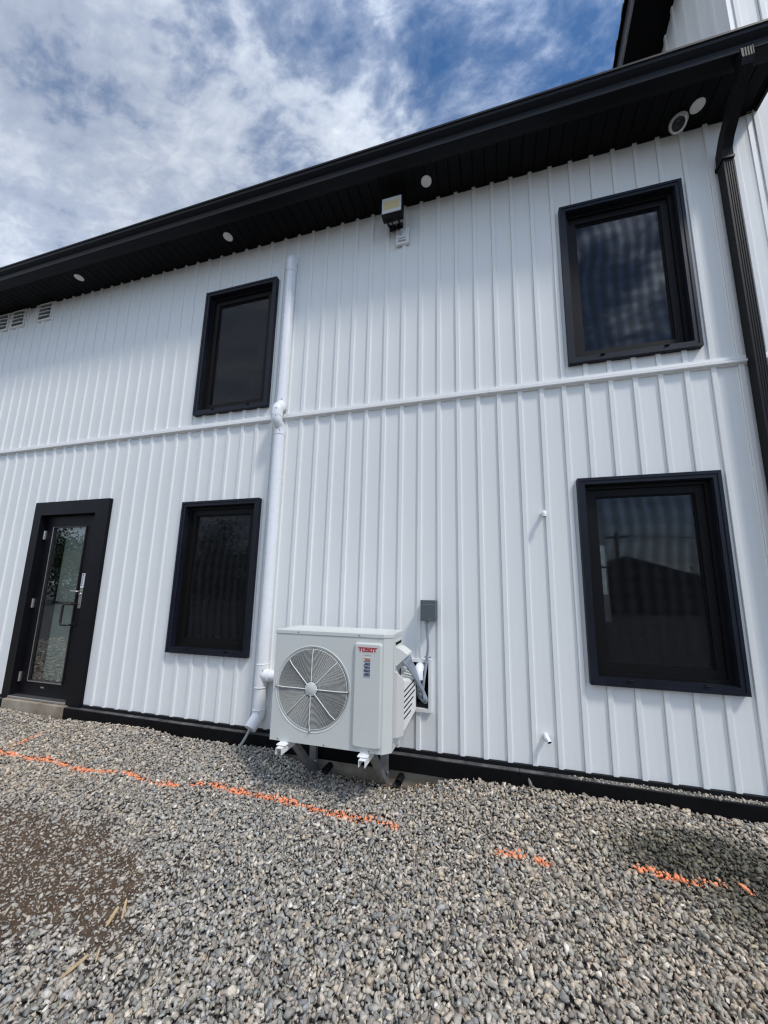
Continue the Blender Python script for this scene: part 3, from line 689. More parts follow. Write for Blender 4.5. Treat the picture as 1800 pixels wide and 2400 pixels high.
# service panel
sp = MB()
def rrect(x0, x1, z0, z1, r, n=5):
    pts = []
    for cx, cz, a0 in ((x1 - r, z1 - r, 0), (x0 + r, z1 - r, 90), (x0 + r, z0 + r, 180), (x1 - r, z0 + r, 270)):
        for i in range(n + 1): a = math.radians(a0 + 90 * i / n); pts.append((cx + r * math.cos(a), cz + r * math.sin(a)))
    return pts
PX0, PX1, PZ0, PZ1 = -0.915, -0.718, -1.034, -0.366
lays = [(0, 0.0), (0.000, -0.010), (0.004, -0.017), (0.010, -0.021)]
pts = [[(x, FY + dy, z) for x, z in rrect(PX0 + ins, PX1 - ins, PZ0 + ins, PZ1 - ins, 0.016)] for ins, dy in lays]
nn = len(pts[0])
for q in range(3): sp.add(pts[q] + pts[q + 1], [(i, (i + 1) % nn, nn + (i + 1) % nn, nn + i) for i in range(nn)], 0, True)
sp.add(pts[-1], [tuple(range(nn))]); panel = sp.build('service_panel', M['acwhite'], ac)
PY = FY - 0.0212
# maker's name in squared red letters
def letters():
    mb = MB(); x0, x1, z0, z1 = -0.884, -0.752, -0.4225, -0.394; cell = (x1 - x0) / 5; t = 0.0062; g = 0.0012; y0, y1 = PY - 0.0022, PY - 0.0002
    def r(a, b, c, d): mb.box(a, b, y0, y1, c, d)
    for i, ch in enumerate('TOSOT'):
        a = x0 + i * cell + g; b = x0 + (i + 1) * cell - g; m = (z0 + z1) / 2
        if ch == 'T':
            e = 0.003; r(a - e, b + e, z1 - t, z1); c = (a + b) / 2; r(c - t * 0.62, c + t * 0.62, z0, z1 - t - 0.0001)
        elif ch == 'O':
            r(a, b, z1 - t, z1); r(a, b, z0, z0 + t); r(a, a + t, z0 + t, z1 - t); r(b - t, b, z0 + t, z1 - t)
        else:
            r(a, b, z1 - t, z1); r(a, b, m - t / 2, m + t / 2); r(a, b, z0, z0 + t); r(a, a + t, m + t / 2, z1 - t); r(b - t, b, z0 + t, m - t / 2)
    return mb.build('lettering', M['red'], panel)
letters()
tb = text_bm('INVERTER', 0.0105)
MB().bm(tb, mat=Matrix.Translation((-0.8195, PY - 0.0008, -0.4455)) @ Matrix.Rotation(math.pi / 2, 4, 'X')).build('lettering', M['ink'], panel)
lb = MB(); lb.box(-0.843, -0.7945, PY - 0.0010, PY, -0.588, -0.463, 0)
lb.box(-0.8415, -0.796, PY - 0.0018, PY - 0.0011, -0.481, -0.4645, 1); lb.box(-0.8415, -0.796, PY - 0.0018, PY - 0.0011, -0.5865, -0.4815, 2)
for i in range(17):
    z = -0.490 - 0.0056 * i; lb.box(-0.840 + 0.004 * (i % 3), -0.799 - 0.006 * ((i * 7) % 4), PY - 0.0026, PY - 0.0019, z - 0.0022, z, 3 if i % 4 else 0)
for z in (-0.474, -0.497, -0.527, -0.557): lb.box(-0.8405, -0.8345, PY - 0.0032, PY - 0.0027, z - 0.006, z + 0.001, 0)
lb.build('spec_label', [M['labelwhite'], M['orangelabel'], M['bluelabel'], M['inkdark']], panel)
# side details
cv = MB(); cv.add([(SX + 0.003, y, z) for y, z in ((-0.468, -0.358), (-0.275, -0.358), (-0.275, -0.558), (-0.468, -0.558))] + [(SX - 0.005, y, z) for y, z in ((-0.472, -0.352), (-0.271, -0.352), (-0.271, -0.564), (-0.472, -0.564))],
                  [(0, 1, 2, 3), (0, 4, 5, 1), (1, 5, 6, 2), (2, 6, 7, 3), (3, 7, 4, 0)]); cv.build('side_cover', M['acwhite'], ac)
MB().box(SX + 0.0032, SX + 0.0042, -0.452, -0.292, -0.388, -0.370).build('vent_slot', M['dark'], ac)
MB().box(SX + 0.0008, SX + 0.0020, -0.4905, -0.4875, -1.03, -0.36).build('seam', M['acgrey'], ac)
cb = MB(); prf = [(SX + 0.003, -0.405), (SX + 0.030, -0.412), (SX + 0.082, -0.446), (SX + 0.084, -0.460), (SX + 0.010, -0.528), (SX + 0.003, -0.528)]
cb.prism(prf, -0.445, -0.290, axis='y'); cb.build('cable_cover', M['acplastic'], ac)
gl = MB(); VB = [(SX - 0.002, -0.478), (SX + 0.020, -0.474), (SX + 0.056, -0.418), (SX + 0.056, -0.405), (SX - 0.002, -0.405)]
b = bmesh.new(); lo = [b.verts.new((x, y, -0.985)) for x, y in VB]; hi = [b.verts.new((x, y, z)) for (x, y), z in zip(VB, (-0.560, -0.568, -0.628, -0.632, -0.560))]
b.faces.new(lo[::-1]); b.faces.new(hi)
for i in range(5): b.faces.new((lo[i], lo[(i + 1) % 5], hi[(i + 1) % 5], hi[i]))
gl.bm(b); gl.build('valve_guard', M['acgrey'], ac)
lv = MB()                                             # slatted guard over the coil behind it, facing the sun
b = bmesh.new(); base = [(SX + 0.030, -0.404), (SX + 0.052, -0.404), (SX + 0.112, -0.285), (SX + 0.112, -0.262), (SX - 0.001, -0.262)]
lo = [b.verts.new((x, y, z)) for (x, y), z in zip(base, (-0.985, -0.975, -0.86, -0.84, -0.985))]; hi = [b.verts.new((x, y, z)) for (x, y), z in zip(base, (-0.60, -0.64, -0.66, -0.62, -0.57))]
b.faces.new(lo[::-1]); b.faces.new(hi)
for i in range(5): b.faces.new((lo[i], lo[(i + 1) % 5], hi[(i + 1) % 5], hi[i]))
lv.bm(b); lv.build('coil_guard', M['acplastic'], ac)
d = Vector((0.060, 0.119, 0)).normalized(); nrm = Vector((d.y, -d.x, 0))
for i in range(6):
    c = Vector((SX + 0.052, -0.404, 0)) + d * 0.008 + nrm * 0.0006; z = -0.700 - 0.036 * i; ln = 0.118 - 0.014 * max(0, i - 2)
    q = [c + Vector((0, 0, z)), c + d * ln + Vector((0, 0, z + 0.062 * ln / 0.118)), c + d * ln + Vector((0, 0, z + 0.062 * ln / 0.118 - 0.011)), c + Vector((0, 0, z - 0.012))]
    MB().add([p for p in q] + [p - nrm * 0.004 for p in q], [(0, 1, 2, 3), (7, 6, 5, 4), (0, 4, 5, 1), (1, 5, 6, 2), (2, 6, 7, 3), (3, 7, 4, 0)]).build('guard_slot', M['dark'], ac)
for y, z in ((-0.458, -0.548), (-0.285, -0.365), (-0.46, -0.365), (-0.49, -1.03), (-0.49, -1.005)):
    MB().lathe((SX + 0.002, y, z), (1, 0, 0), [(0.0045, 0), (0.0045, 0.003), (0, 0.004)], 10).build('screw', M['screw'], ac)
for x in (-1.430, -0.830):                            # rubber-topped feet
    f = MB(); f.bbox(x - 0.036, x + 0.036, -0.588, -0.50, ZB - 0.017, ZB - 0.008, 0.003, 1); f.box(x - 0.028, x + 0.028, -0.55, -0.50, ZB - 0.009, ZB); f.lathe((x, -0.568, ZB - 0.009), (0, 0, 1), [(0.008, 0.001), (0.008, 0.005), (0.004, 0.006), (0.004, 0.010), (0, 0.010)], 6, smooth=False); f.build('foot', M['trimwhite'], ac)
# wall brackets
def bracket(x, label):
    t = thing('wall_bracket', (x, -0.12, -1.40), label, 'bracket', 'steel brackets under the heat pump')
    w, th = 0.046, 0.0035
    def channel(name, p0, p1, width, depth, mat, up):
        """U channel along p0-p1, open side facing down (up is the web's side)"""
        p0 = Vector(p0); p1 = Vector(p1); d = (p1 - p0).normalized(); u = Vector(up); u = (u - d * u.dot(d)).normalized(); s = d.cross(u)
        mb = MB()
        for (a0, a1, b0, b1) in ((-width / 2, width / 2, -th, 0), (-width / 2, -width / 2 + th, -depth, -th), (width / 2 - th, width / 2, -depth, -th)):
            vs = [p + s * a + u * b_ for p in (p0, p1) for a in (a0, a1) for b_ in (b0, b1)]
            mb.add(vs, [(0, 1, 3, 2), (4, 6, 7, 5), (0, 4, 5, 1), (2, 3, 7, 6), (0, 2, 6, 4), (1, 5, 7, 3)])
        return mb.build(name, mat, t)
    channel('beam', (x, -0.615, ZB - 0.020), (x, -0.075, ZB - 0.020), w, 0.042, M['trimwhite'], (0, 0, 1))
    channel('rail', (x + 0.0, -0.113, -1.46), (x + 0.0, -0.113, ZB - 0.065), 0.055, 0.040, M['galv'], (0, -1, 0))
    channel('strut', (x + 0.002, -0.44, ZB - 0.060), (x + 0.002, -0.118, -1.46), 0.05, 0.035, M['galv'], (0, -1, 0.5))
    MB().lathe((x + 0.03, -0.13, -1.37), (1, 0, 0), [(0.012, 0), (0.012, 0.01), (0.006, 0.012), (0.006, 0.02), (0, 0.02)], 6, smooth=False).build('bolt', M['screw'], t)
    return t
bracket(-1.427, 'steel wall bracket under the fan end of the heat pump')
bracket(-0.822, 'steel wall bracket under the lettered end of the heat pump')
for x, l in ((-1.30, 'short black stub of pipe on the ground behind the fan end bracket'), (-0.70, 'short black stub of pipe on the ground beside the lettered end bracket')):
    o = MB(); o.lathe((x, -0.085, -1.428), (0, -1, 0), [(0.026, -0.06), (0.027, 0.05), (0.023, 0.055), (0.021, 0.03), (0, 0.03)], 20); q = o.build('pipe_stub', M['rubber'], at=(x, -0.1, -1.4)); tag(q, l, 'pipe stub')

# ------------------------------------------------------------------ conduits, hood, junction box
hood = thing('pipe_hood', (-0.558, 0.0, -0.62), 'white pvc elbow hood poking from the black wall opening', 'pipe elbow')
hp = [(-0.558, 0.12, -0.612), (-0.558, -0.02, -0.612)] + arc((-0.558, -0.105, -0.612), (-0.558, -0.04, -0.612), (-0.558, -0.105, -0.672), 6) + [(-0.558, -0.107, -0.690)]
MB().tube(hp, 0.036, 20, caps=False).build('elbow', M['pvc'], hood)
MB().tube([(-0.558, 0.0, -0.612), (-0.558, 0.06, -0.612)], 0.041, 20).build('coupling', M['pvc'], hood)
starts = [(-0.395, 'thickest front-most'), (-0.365, ''), (-0.335, ''), (-0.305, '')]
labs = ('grey conduit leaving the cable cover nearest the front of the heat pump', 'grey conduit second from the front at the cable cover', 'grey conduit third from the front at the cable cover', 'grey conduit leaving the cable cover nearest the wall')
for i in range(4):
    y = -0.425 + 0.040 * i; x0 = SX + 0.050 + 0.004 * i; z0 = -0.492 + 0.004 * i
    by = -0.205 + 0.026 * i; bx = -0.484 - 0.18 * (by + 0.2) - 0.016 * abs(i - 1.0); bz = -0.800 - 0.30 * (by + 0.2) + 0.012 * abs(i - 1.0)
    tx = -0.574 + 0.011 * i
    S0 = Vector((x0, y, z0)); B0 = Vector((bx, by, bz)); dd = (B0 - S0)
    ctl = [S0 + Vector((-0.012, 0, 0.024)), S0, S0 + dd * 0.3 + Vector((0.010, 0, 0.010)), S0 + dd * 0.65 + Vector((0.012, 0, 0.010)), B0 + Vector((-0.004, 0, 0.030)), B0 + Vector((0.006, 0.004, -0.004)), B0 + Vector((-0.002, 0.018, -0.030)), B0 + Vector((-0.024, 0.032, -0.020)), B0 + Vector((-0.036, 0.045, 0.030)), Vector((tx, -0.106, -0.690)), Vector((tx, -0.106, -0.655))]
    pts = catmull(ctl, 5)
    t = thing('conduit', (x0, y, z0), labs[i], 'conduit', 'grey conduits from the heat pump')
    MB().tube(pts, 0.0100, 12).build('tube', M['conduit'], t)
    dd = (Vector(pts[1]) - Vector(pts[0])).normalized()
    dr2 = Vector((0.42, 0.2, -0.88)).normalized(); cpos = Vector((x0, y, z0)) + dr2 * (-0.006)
    MB().lathe(cpos, dr2, [(0.0175, -0.004), (0.0175, 0.030), (0.0145, 0.036), (0.0145, 0.040), (0.0, 0.040)], 16).build('fitting', M['conduit'], t)
jb = thing('junction_box', (-0.486, 0, -0.25), 'grey electrical junction box on the siding above the wall opening', 'electrical box')
JY = -0.098
MB().bbox(-0.542, -0.424, JY, -0.004, -0.240, -0.082, 0.003, 1).build('box', M['box'], jb)
MB().bbox(-0.545, -0.421, JY - 0.008, JY + 0.002, -0.243, -0.079, 0.003, 1).build('lid', M['box'], jb)
for x in (-0.478, -0.462): MB().lathe((x, JY - 0.008, -0.234), (0, -1, 0), [(0.003, 0), (0.003, 0.003), (0, 0.003)], 8).build('screw', M['screw'], jb)
sc = MB()
pp = [(-0.530 + 0.011 * i, JY - 0.0085, -0.116 + (0.004 if i % 2 else -0.002) - 0.001 * i * (i < 4)) for i in range(10)]
sc.tube(pp, 0.0012, 5); sc.build('scrawl', M['conduit'], jb)
cj = thing('conduit', (-0.505, -0.05, -0.26), 'thin grey conduit dropping from the junction box into the wall opening', 'conduit')
cpts = [(-0.502, -0.060, -0.235), (-0.502, -0.060, -0.275)] + arc((-0.488, -0.060, -0.40), (-0.500, -0.060, -0.30), (-0.492, -0.050, -0.45), 5) + arc((-0.500, -0.04, -0.52), (-0.494, -0.046, -0.48), (-0.508, -0.045, -0.60), 5) + [(-0.522, -0.060, -0.70), (-0.530, -0.075, -0.80), (-0.532, -0.085, -0.84)]
MB().tube(cpts, 0.0105, 12).build('tube', M['conduit'], cj)
MB().lathe((-0.502, -0.060, -0.242), (0, 0, -1), [(0.016, 0), (0.016, 0.022), (0.013, 0.028), (0, 0.028)], 14).build('fitting', M['conduit'], cj)
cl = MB(); cl.lathe((-0.498, -0.043, -0.532), (0.1, 0, 1), [(0.015, -0.006), (0.015, 0.006)], 14); cl.box(-0.522, -0.470, -0.036, -0.022, -0.537, -0.527); cl.build('clamp', M['conduit'], cj)

# ------------------------------------------------------------------ white pipe
pv = thing('white_pipe', (-1.995, -0.055, -1.2), 'tall white pvc pipe climbing the wall between the windows and the heat pump', 'pipe')
PXX, PYY, PR = -1.993, -0.056, 0.050
pipe_y = PYY
MB().tube([(PXX, PYY, 1.80), (PXX, PYY, 3.40)], PR, 28).build('pipe', M['pvc'], pv)
MB().tube([(PXX, PYY, -0.72), (PXX, PYY, 1.55)], PR, 28).build('pipe', M['pvc'], pv)
tp = [(PXX, PYY, 3.36), (PXX, PYY, 3.47)] + arc((PXX, PYY, 3.545), (PXX, PYY, 3.48), (PXX, 0.01, 3.545), 8) + [(PXX, 0.06, 3.545)]
MB().tube(tp, PR + 0.005, 28).build('elbow', M['pvc'], pv)
YO = PYY - 0.062
j1 = [(PXX, PYY, 1.90), (PXX, PYY, 1.85)] + arc((PXX, PYY, 1.815), (PXX, PYY, 1.84), (PXX, PYY - 0.03, 1.785), 4)[1:] + arc((PXX, YO, 1.755), (PXX, YO + 0.02, 1.775), (PXX, YO, 1.73), 4) + [(PXX, YO, 1.685)]
j2 = [(PXX, YO, 1.687), (PXX, YO, 1.655)] + arc((PXX, YO, 1.63), (PXX, YO, 1.65), (PXX, YO + 0.025, 1.607), 4)[1:] + arc((PXX, PYY, 1.58), (PXX, PYY - 0.02, 1.60), (PXX, PYY, 1.555), 4) + [(PXX, PYY, 1.50)]
MB().tube(j1, PR + 0.0035, 28).build('elbow', M['pvc'], pv); MB().tube(j2, PR + 0.0035, 28).build('elbow', M['pvc'], pv)
MB().tube([(PXX, YO, 1.705), (PXX, YO, 1.670)], PR + 0.0060, 28).build('coupling', M['pvc'], pv)
te = MB(); te.tube([(PXX, PYY, -0.675), (PXX, PYY, -0.872)], PR + 0.0045, 28); te.build('tee', M['pvc'], pv)
br = MB(); brp = [(PXX + 0.0, PYY, -0.715)] + arc((PXX + 0.01, PYY, -0.772), (PXX, PYY, -0.72), (PXX + 0.065, PYY, -0.772), 6) + [(PXX + 0.09, PYY, -0.772)]
br.tube(brp, PR + 0.0035, 24); br.tube([(PXX + 0.07, PYY, -0.772), (-0.72, PYY, -0.772)], PR - 0.004, 24); br.build('branch', M['pvc'], pv)
for z in (-0.675, -0.872, -1.055): MB().ring((PXX, PYY, z), PR + 0.0035, 0.0042, (0, 0, 1), 32, 8).build('collar', M['pvc'], pv)
MB().ring((PXX + 0.085, PYY, -0.772), PR + 0.002, 0.004, (1, 0, 0), 32, 8).build('collar', M['pvc'], pv)
MB().tube([(PXX, PYY, -0.87), (PXX, PYY, -1.06)], PR, 28).build('pipe', M['pvc'], pv)
ep = [(PXX, PYY, -1.05)] + arc((PXX, PYY, -1.115), (PXX, PYY, -1.07), (PXX - 0.010, PYY - 0.040, -1.150), 6)
eo = MB(); eo.tube(ep + [Vector((PXX - 0.020, PYY - 0.082, -1.195))], PR + 0.0035, 28, caps=False); eo.build('elbow', M['pvc'], pv)
dv = Vector((-0.010, -0.042, -0.045)).normalized(); ei = MB(); pe = Vector((PXX - 0.020, PYY - 0.082, -1.195)); ei.lathe(pe, dv, [(PR + 0.0035, 0), (PR + 0.0005, 0.001), (PR - 0.001, -0.03), (0, -0.032)], 28); ei.build('mouth', M['pvc'], pv)
for (x, y, z) in ((PXX + 0.028, PYY - 0.047, 3.42), (PXX + 0.030, PYY - 0.047, 1.865), (PXX + 0.022, YO - 0.052, 1.735), (PXX + 0.022, YO - 0.05, 1.655), (PXX + 0.032, PYY - 0.047, 1.54), (PXX + 0.04, PYY - 0.048, -0.722), (PXX + 0.03, PYY - 0.052, -1.07)):
    MB().lathe((x, y, z), (0.5, -1, 0), [(0.0045, -0.004), (0.0045, 0.003), (0, 0.004)], 8).build('screw', M['screw'], pv)
dh = MB(); hpts = [(PXX - 0.012, PYY - 0.06, -1.15), (PXX - 0.018, PYY - 0.090, -1.20), (PXX - 0.034, PYY - 0.108, -1.25), (PXX - 0.056, PYY - 0.120, -1.295), (PXX - 0.075, PYY - 0.125, -1.320)]
dh.tube(hpts, 0.0115, 12); o = dh.build('drain_hose', M['hose'], at=(PXX, -0.15, -1.3)); tag(o, 'short grey drain hose hanging from the open end of the white pipe', 'hose')
MB().lathe(hpts[-1], (Vector(hpts[-1]) - Vector(hpts[-2])), [(0.009, 0.0), (0.009, 0.0006), (0, 0.0006)], 12).build('bore', M['dark'], o)

# ------------------------------------------------------------------ stubs on the wall
def stub(x, z, down, lab):
    t = thing('pipe_stub', (x, 0, z), lab, 'pipe stub')
    if down:
        p = [(x, 0.01, z), (x, -0.035, z)] + arc((x, -0.062, z), (x, -0.045, z), (x, -0.062, z - 0.022), 4) + [(x, -0.062, z - 0.036)]
    else:
        p = [(x, 0.01, z), (x, -0.045, z)] + arc((x + 0.002, -0.06, z - 0.002), (x, -0.047, z), (x + 0.008, -0.066, z - 0.008), 4) + [(x + 0.013, -0.078, z - 0.018)]
    MB().tube(p, 0.0165, 16, caps=False, rads=None if down else [0.0175] * (len(p) - 2) + [0.0150, 0.0140]).build('pipe', M['pvc'], t)
    d = (Vector(p[-1]) - Vector(p[-2])).normalized(); MB().lathe(p[-1], d, [(0.0165 if down else 0.014, 0), (0.011, 0.001), (0.010, -0.02), (0, -0.02)], 16).build('mouth', M['dark'], t)
    MB().ring((x, -0.004, z), 0.019, 0.003, (0, 1, 0), 20, 6).build('sealant', M['trimwhite'], t)
stub(0.424, 0.614, True, 'small white pipe elbow pointing down from the wall, level with the window')
stub(0.366, -1.028, False, 'small white open pipe stub just above the base ledge')

# ------------------------------------------------------------------ floodlight and its outlet plate
fl = thing('floodlight', (-0.83, -0.1, 3.62), 'square black led floodlight tucked under the eave', 'floodlight')
hx0, hx1, hy0, hy1, hz0, hz1 = -0.935, -0.726, -0.205, -0.118, 3.590, 3.782
MB().bbox(hx0, hx1, hy0, hy1, hz0, hz1, 0.010, 2).build('housing', M['rubber'], fl)
MB().bbox(hx0 + 0.008, hx1 - 0.008, hy0 - 0.004, hy0 + 0.004, hz0 + 0.010, hz1 - 0.010, 0.003, 1).build('lens', M['lensflood'], fl)
MB().box(hx0 + 0.024, hx1 - 0.024, hy0 - 0.0052, hy0 - 0.0041, hz0 + 0.046, hz1 - 0.050).build('led_plate', M['led'], fl)
for xx in (-0.885, -0.772):
    MB().tube([(xx, -0.150, 3.592), (xx, -0.140, 3.56), (xx, -0.05, 3.62), (xx, -0.02, 3.665)], 0.010, 8).build('arm', M['rubber'], fl)
MB().bbox(-0.900, -0.760, -0.040, -0.014, 3.612, 3.668, 0.004, 1).build('mount_plate', M['rubber'], fl)
MB().lathe((-0.826, -0.040, 3.645), (0, -1, 0), [(0.009, 0), (0.009, 0.006), (0, 0.007)], 10).build('screw', M['screw'], fl)
cp = [(-0.845, -0.16, 3.595), (-0.842, -0.12, 3.56), (-0.850, -0.075, 3.585), (-0.875, -0.06, 3.575), (-0.870, -0.062, 3.595), (-0.835, -0.066, 3.600), (-0.800, -0.062, 3.575), (-0.782, -0.058, 3.545)]
MB().tube(cp, 0.0062, 8).build('cord', M['rubber'], fl)
pl = thing('outlet_plate', (-0.765, -0.015, 3.51), 'white square mounting block with grey cable gland below the floodlight', 'outlet box')
MB().bbox(-0.832, -0.698, -0.034, -0.008, 3.420, 3.602, 0.004, 1).build('block', M['trimwhite'], pl)
MB().bbox(-0.806, -0.724, -0.042, -0.030, 3.455, 3.585, 0.004, 1).build('cover', M['camwhite'], pl)
MB().box(-0.804, -0.735, -0.0445, -0.0415, 3.470, 3.475).build('rib', M['ink'], pl)
MB().box(-0.806, -0.726, -0.0375, -0.0335, 3.447, 3.451).build('rib', M['ink'], pl)
MB().lathe((-0.776, -0.036, 3.530), (-0.15, -0.6, 0.6), [(0.018, -0.010), (0.018, 0.016), (0.013, 0.024), (0.013, 0.034), (0, 0.034)], 14).build('gland', M['conduit'], pl)
MB().lathe((-0.772, -0.042, 3.490), (0, -1, 0), [(0.004, 0), (0.004, 0.002), (0, 0.002)], 8).build('screw', M['screw'], pl)

# ------------------------------------------------------------------ recessed lights, camera, vents
for (x, y), lab in zip(((-5.0, -0.206), (-2.752, -0.184), (-0.496, -0.172), (1.716, -0.157)),
                       ('white round recessed light in the soffit near the three wall vents', 'white round recessed light in the soffit above the window beside the pipe', 'white round recessed light in the soffit beside the floodlight', 'white round recessed light in the soffit beside the security camera')):
    t = thing('recessed_light', (x, y, 3.89), lab, 'recessed light', 'round lights along the soffit')
    MB().lathe((x, y, 3.8915), (0, 0, -1), [(0.050, -0.002), (0.050, 0.003), (0.046, 0.0055), (0.041, 0.0045)], 32).build('trim_ring', M['trimwhite'], t)
    MB().lathe((x, y, 3.8915), (0, 0, -1), [(0.0415, 0.001), (0.040, 0.0040), (0, 0.0044)], 32).build('lens', M['light'], t)
cm = thing('security_camera', (1.60, -0.085, 3.89), 'white dome security camera with dark lens under the soffit', 'camera')
MB().lathe((1.615, -0.085, 3.8915), (0, 0, -1), [(0.066, 0), (0.066, 0.018), (0.060, 0.030), (0.052, 0.034), (0, 0.034)], 32).build('base', M['camwhite'], cm)
vd = (Vector((0, -2.9, 0)) - Vector((1.61, -0.1, 3.85))); vd = Vector((-0.35, -0.62, -0.70)).normalized(); cc = Vector((1.606, -0.098, 3.846)); g_ = 1.28
MB().lathe(cc, vd, [(r_ * g_, h_ * g_) for r_, h_ in [(0.0, -0.046), (0.026, -0.038), (0.042, -0.018), (0.046, 0.0), (0.044, 0.014), (0.040, 0.024), (0.036, 0.026), (0.034, 0.020)]], 32).build('eyeball', M['camwhite'], cm)
MB().lathe(cc, vd, [(r_ * g_, h_ * g_) for r_, h_ in [(0.035, 0.018), (0.033, 0.026), (0.028, 0.024), (0.026, 0.028), (0.018, 0.026), (0.014, 0.029), (0, 0.031)]], 32).build('lens', M['camlens'], cm)
for x0, lab in ((-6.020, 'white louvred wall vent furthest from the ones beside the frame edge, nearest the window'), (-6.560, 'white louvred wall vent in the middle of the three'), (-6.905, 'white louvred wall vent cut by the photo edge, furthest from the window')):
    if x0 == -6.020: lab = 'white louvred wall vent nearest the windows, first of three under the eave'
    t = thing('wall_vent', (x0 + 0.12, 0, 3.63), lab, 'wall vent', 'louvred vents under the eave')
    x1 = x0 + 0.245; z0, z1 = 3.628, 3.872
    f = MB(); frame_ring(f, x0 - 0.012, x1 + 0.012, z0 - 0.012, z1 + 0.012, 0.022, -0.024, 0.0); f.build('frame', M['trimwhite'], t)
    MB().box(x0, x1, -0.019, -0.0175, z0, z1).build('backing', M['ink'], t)
    for i in range(4):
        z = z0 + 0.016 + 0.058 * i; MB().add([(x, y, z_) for x in (x0 + 0.008, x1 - 0.008) for y, z_ in ((-0.018, z + 0.048), (-0.060, z + 0.010), (-0.060, z + 0.003), (-0.018, z + 0.036))], [(0, 1, 2, 3), (7, 6, 5, 4), (0, 4, 5, 1), (1, 5, 6, 2), (2, 6, 7, 3), (3, 7, 4, 0)]).build('louvre', M['trimwhite'], t)

# ------------------------------------------------------------------ gravel
def stone_shapes(nv, cnt, seed):
    r = np.random.default_rng(seed); out = []
    for _ in range(nv):
        b = bmesh.new(); v = r.normal(size=(cnt, 3)); v /= np.linalg.norm(v, axis=1)[:, None]; v *= r.uniform(0.80, 1.12, (cnt, 1)); v = np.sign(v) * np.abs(v) ** 0.9; v *= np.array([1.0, r.uniform(0.62, 0.92), r.uniform(0.42, 0.72)])
        for p in v: b.verts.new(p)
        h = bmesh.ops.convex_hull(b, input=b.verts); bad = list({g for g in list(h['geom_interior']) + list(h['geom_unused']) if isinstance(g, bmesh.types.BMVert)})
        if bad: bmesh.ops.delete(b, geom=bad, context='VERTS')
        bmesh.ops.recalc_face_normals(b, faces=b.faces); bmesh.ops.triangulate(b, faces=b.faces); b.verts.index_update()
        out.append((np.array([q.co[:] for q in b.verts]), np.array([[q.index for q in f.verts] for f in b.faces]))); b.free()
    return out
SHAPES = stone_shapes(22, 9, 5)
PAL = np.array([1.66, 1.57, 1.42]) * np.array([(0.245, 0.232, 0.212), (0.29, 0.27, 0.245), (0.335, 0.305, 0.262), (0.20, 0.205, 0.21), (0.155, 0.148, 0.142), (0.40, 0.385, 0.36), (0.25, 0.215, 0.19), (0.30, 0.26, 0.205), (0.215, 0.222, 0.205)])
PW = np.array([0.22, 0.18, 0.13, 0.14, 0.10, 0.06, 0.05, 0.05, 0.07]); PW = PW / PW.sum()
def stone_mat():
    m = principled('gravel_stone', (0.25, 0.24, 0.22), 0.85, bump=(160, 0.35), spec=0.3)
    t = m.node_tree; p = t.nodes['Principled BSDF']; a = N(t, 'ShaderNodeAttribute'); a.attribute_name = 'tint'
    tc = N(t, 'ShaderNodeTexCoord'); n = N(t, 'ShaderNodeTexNoise'); n.inputs['Scale'].default_value = 90; n.inputs['Detail'].default_value = 5; L(t, tc.outputs['Object'], n.inputs['Vector'])
    f = ramp(t, n.outputs[0], [(0.3, (0.78,) * 3), (0.7, (1.2,) * 3)])
    mx = N(t, 'ShaderNodeMixRGB', blend_type='MULTIPLY'); mx.inputs[0].default_value = 1; L(t, a.outputs['Color'], mx.inputs[1]); L(t, f, mx.inputs[2]); L(t, mx.outputs[0], p.inputs['Base Color']); return m
def paint_mat():
    m = principled('orange_marking_paint', (0.85, 0.16, 0.05), 0.6); t = m.node_tree; p = t.nodes['Principled BSDF']
    g = N(t, 'ShaderNodeNewGeometry'); s = N(t, 'ShaderNodeSeparateXYZ'); L(t, g.outputs['Normal'], s.inputs[0])
    tc = N(t, 'ShaderNodeTexCoord'); n = N(t, 'ShaderNodeTexNoise'); n.inputs['Scale'].default_value = 110; n.inputs['Detail'].default_value = 5; L(t, tc.outputs['Object'], n.inputs['Vector'])
    w = N(t, 'ShaderNodeAttribute'); w.attribute_name = 'coat'
    k = mth(t, 'ADD', mth(t, 'MULTIPLY', s.outputs[2], 0.6), mth(t, 'ADD', mth(t, 'MULTIPLY', n.outputs[0], 1.4), mth(t, 'SUBTRACT', w.outputs['Fac'], 1.52)))
    f = ramp(t, k, [(0.08, (0, 0, 0)), (0.50, (1, 1, 1))])
    a = N(t, 'ShaderNodeAttribute'); a.attribute_name = 'tint'
    mx = N(t, 'ShaderNodeMixRGB'); L(t, f, mx.inputs[0]); L(t, a.outputs['Color'], mx.inputs[1]); mx.inputs[2].default_value = (0.95, 0.32, 0.14, 1); L(t, mx.outputs[0], p.inputs['Base Color']); return m
M['stone'] = stone_mat(); M['paint'] = paint_mat()
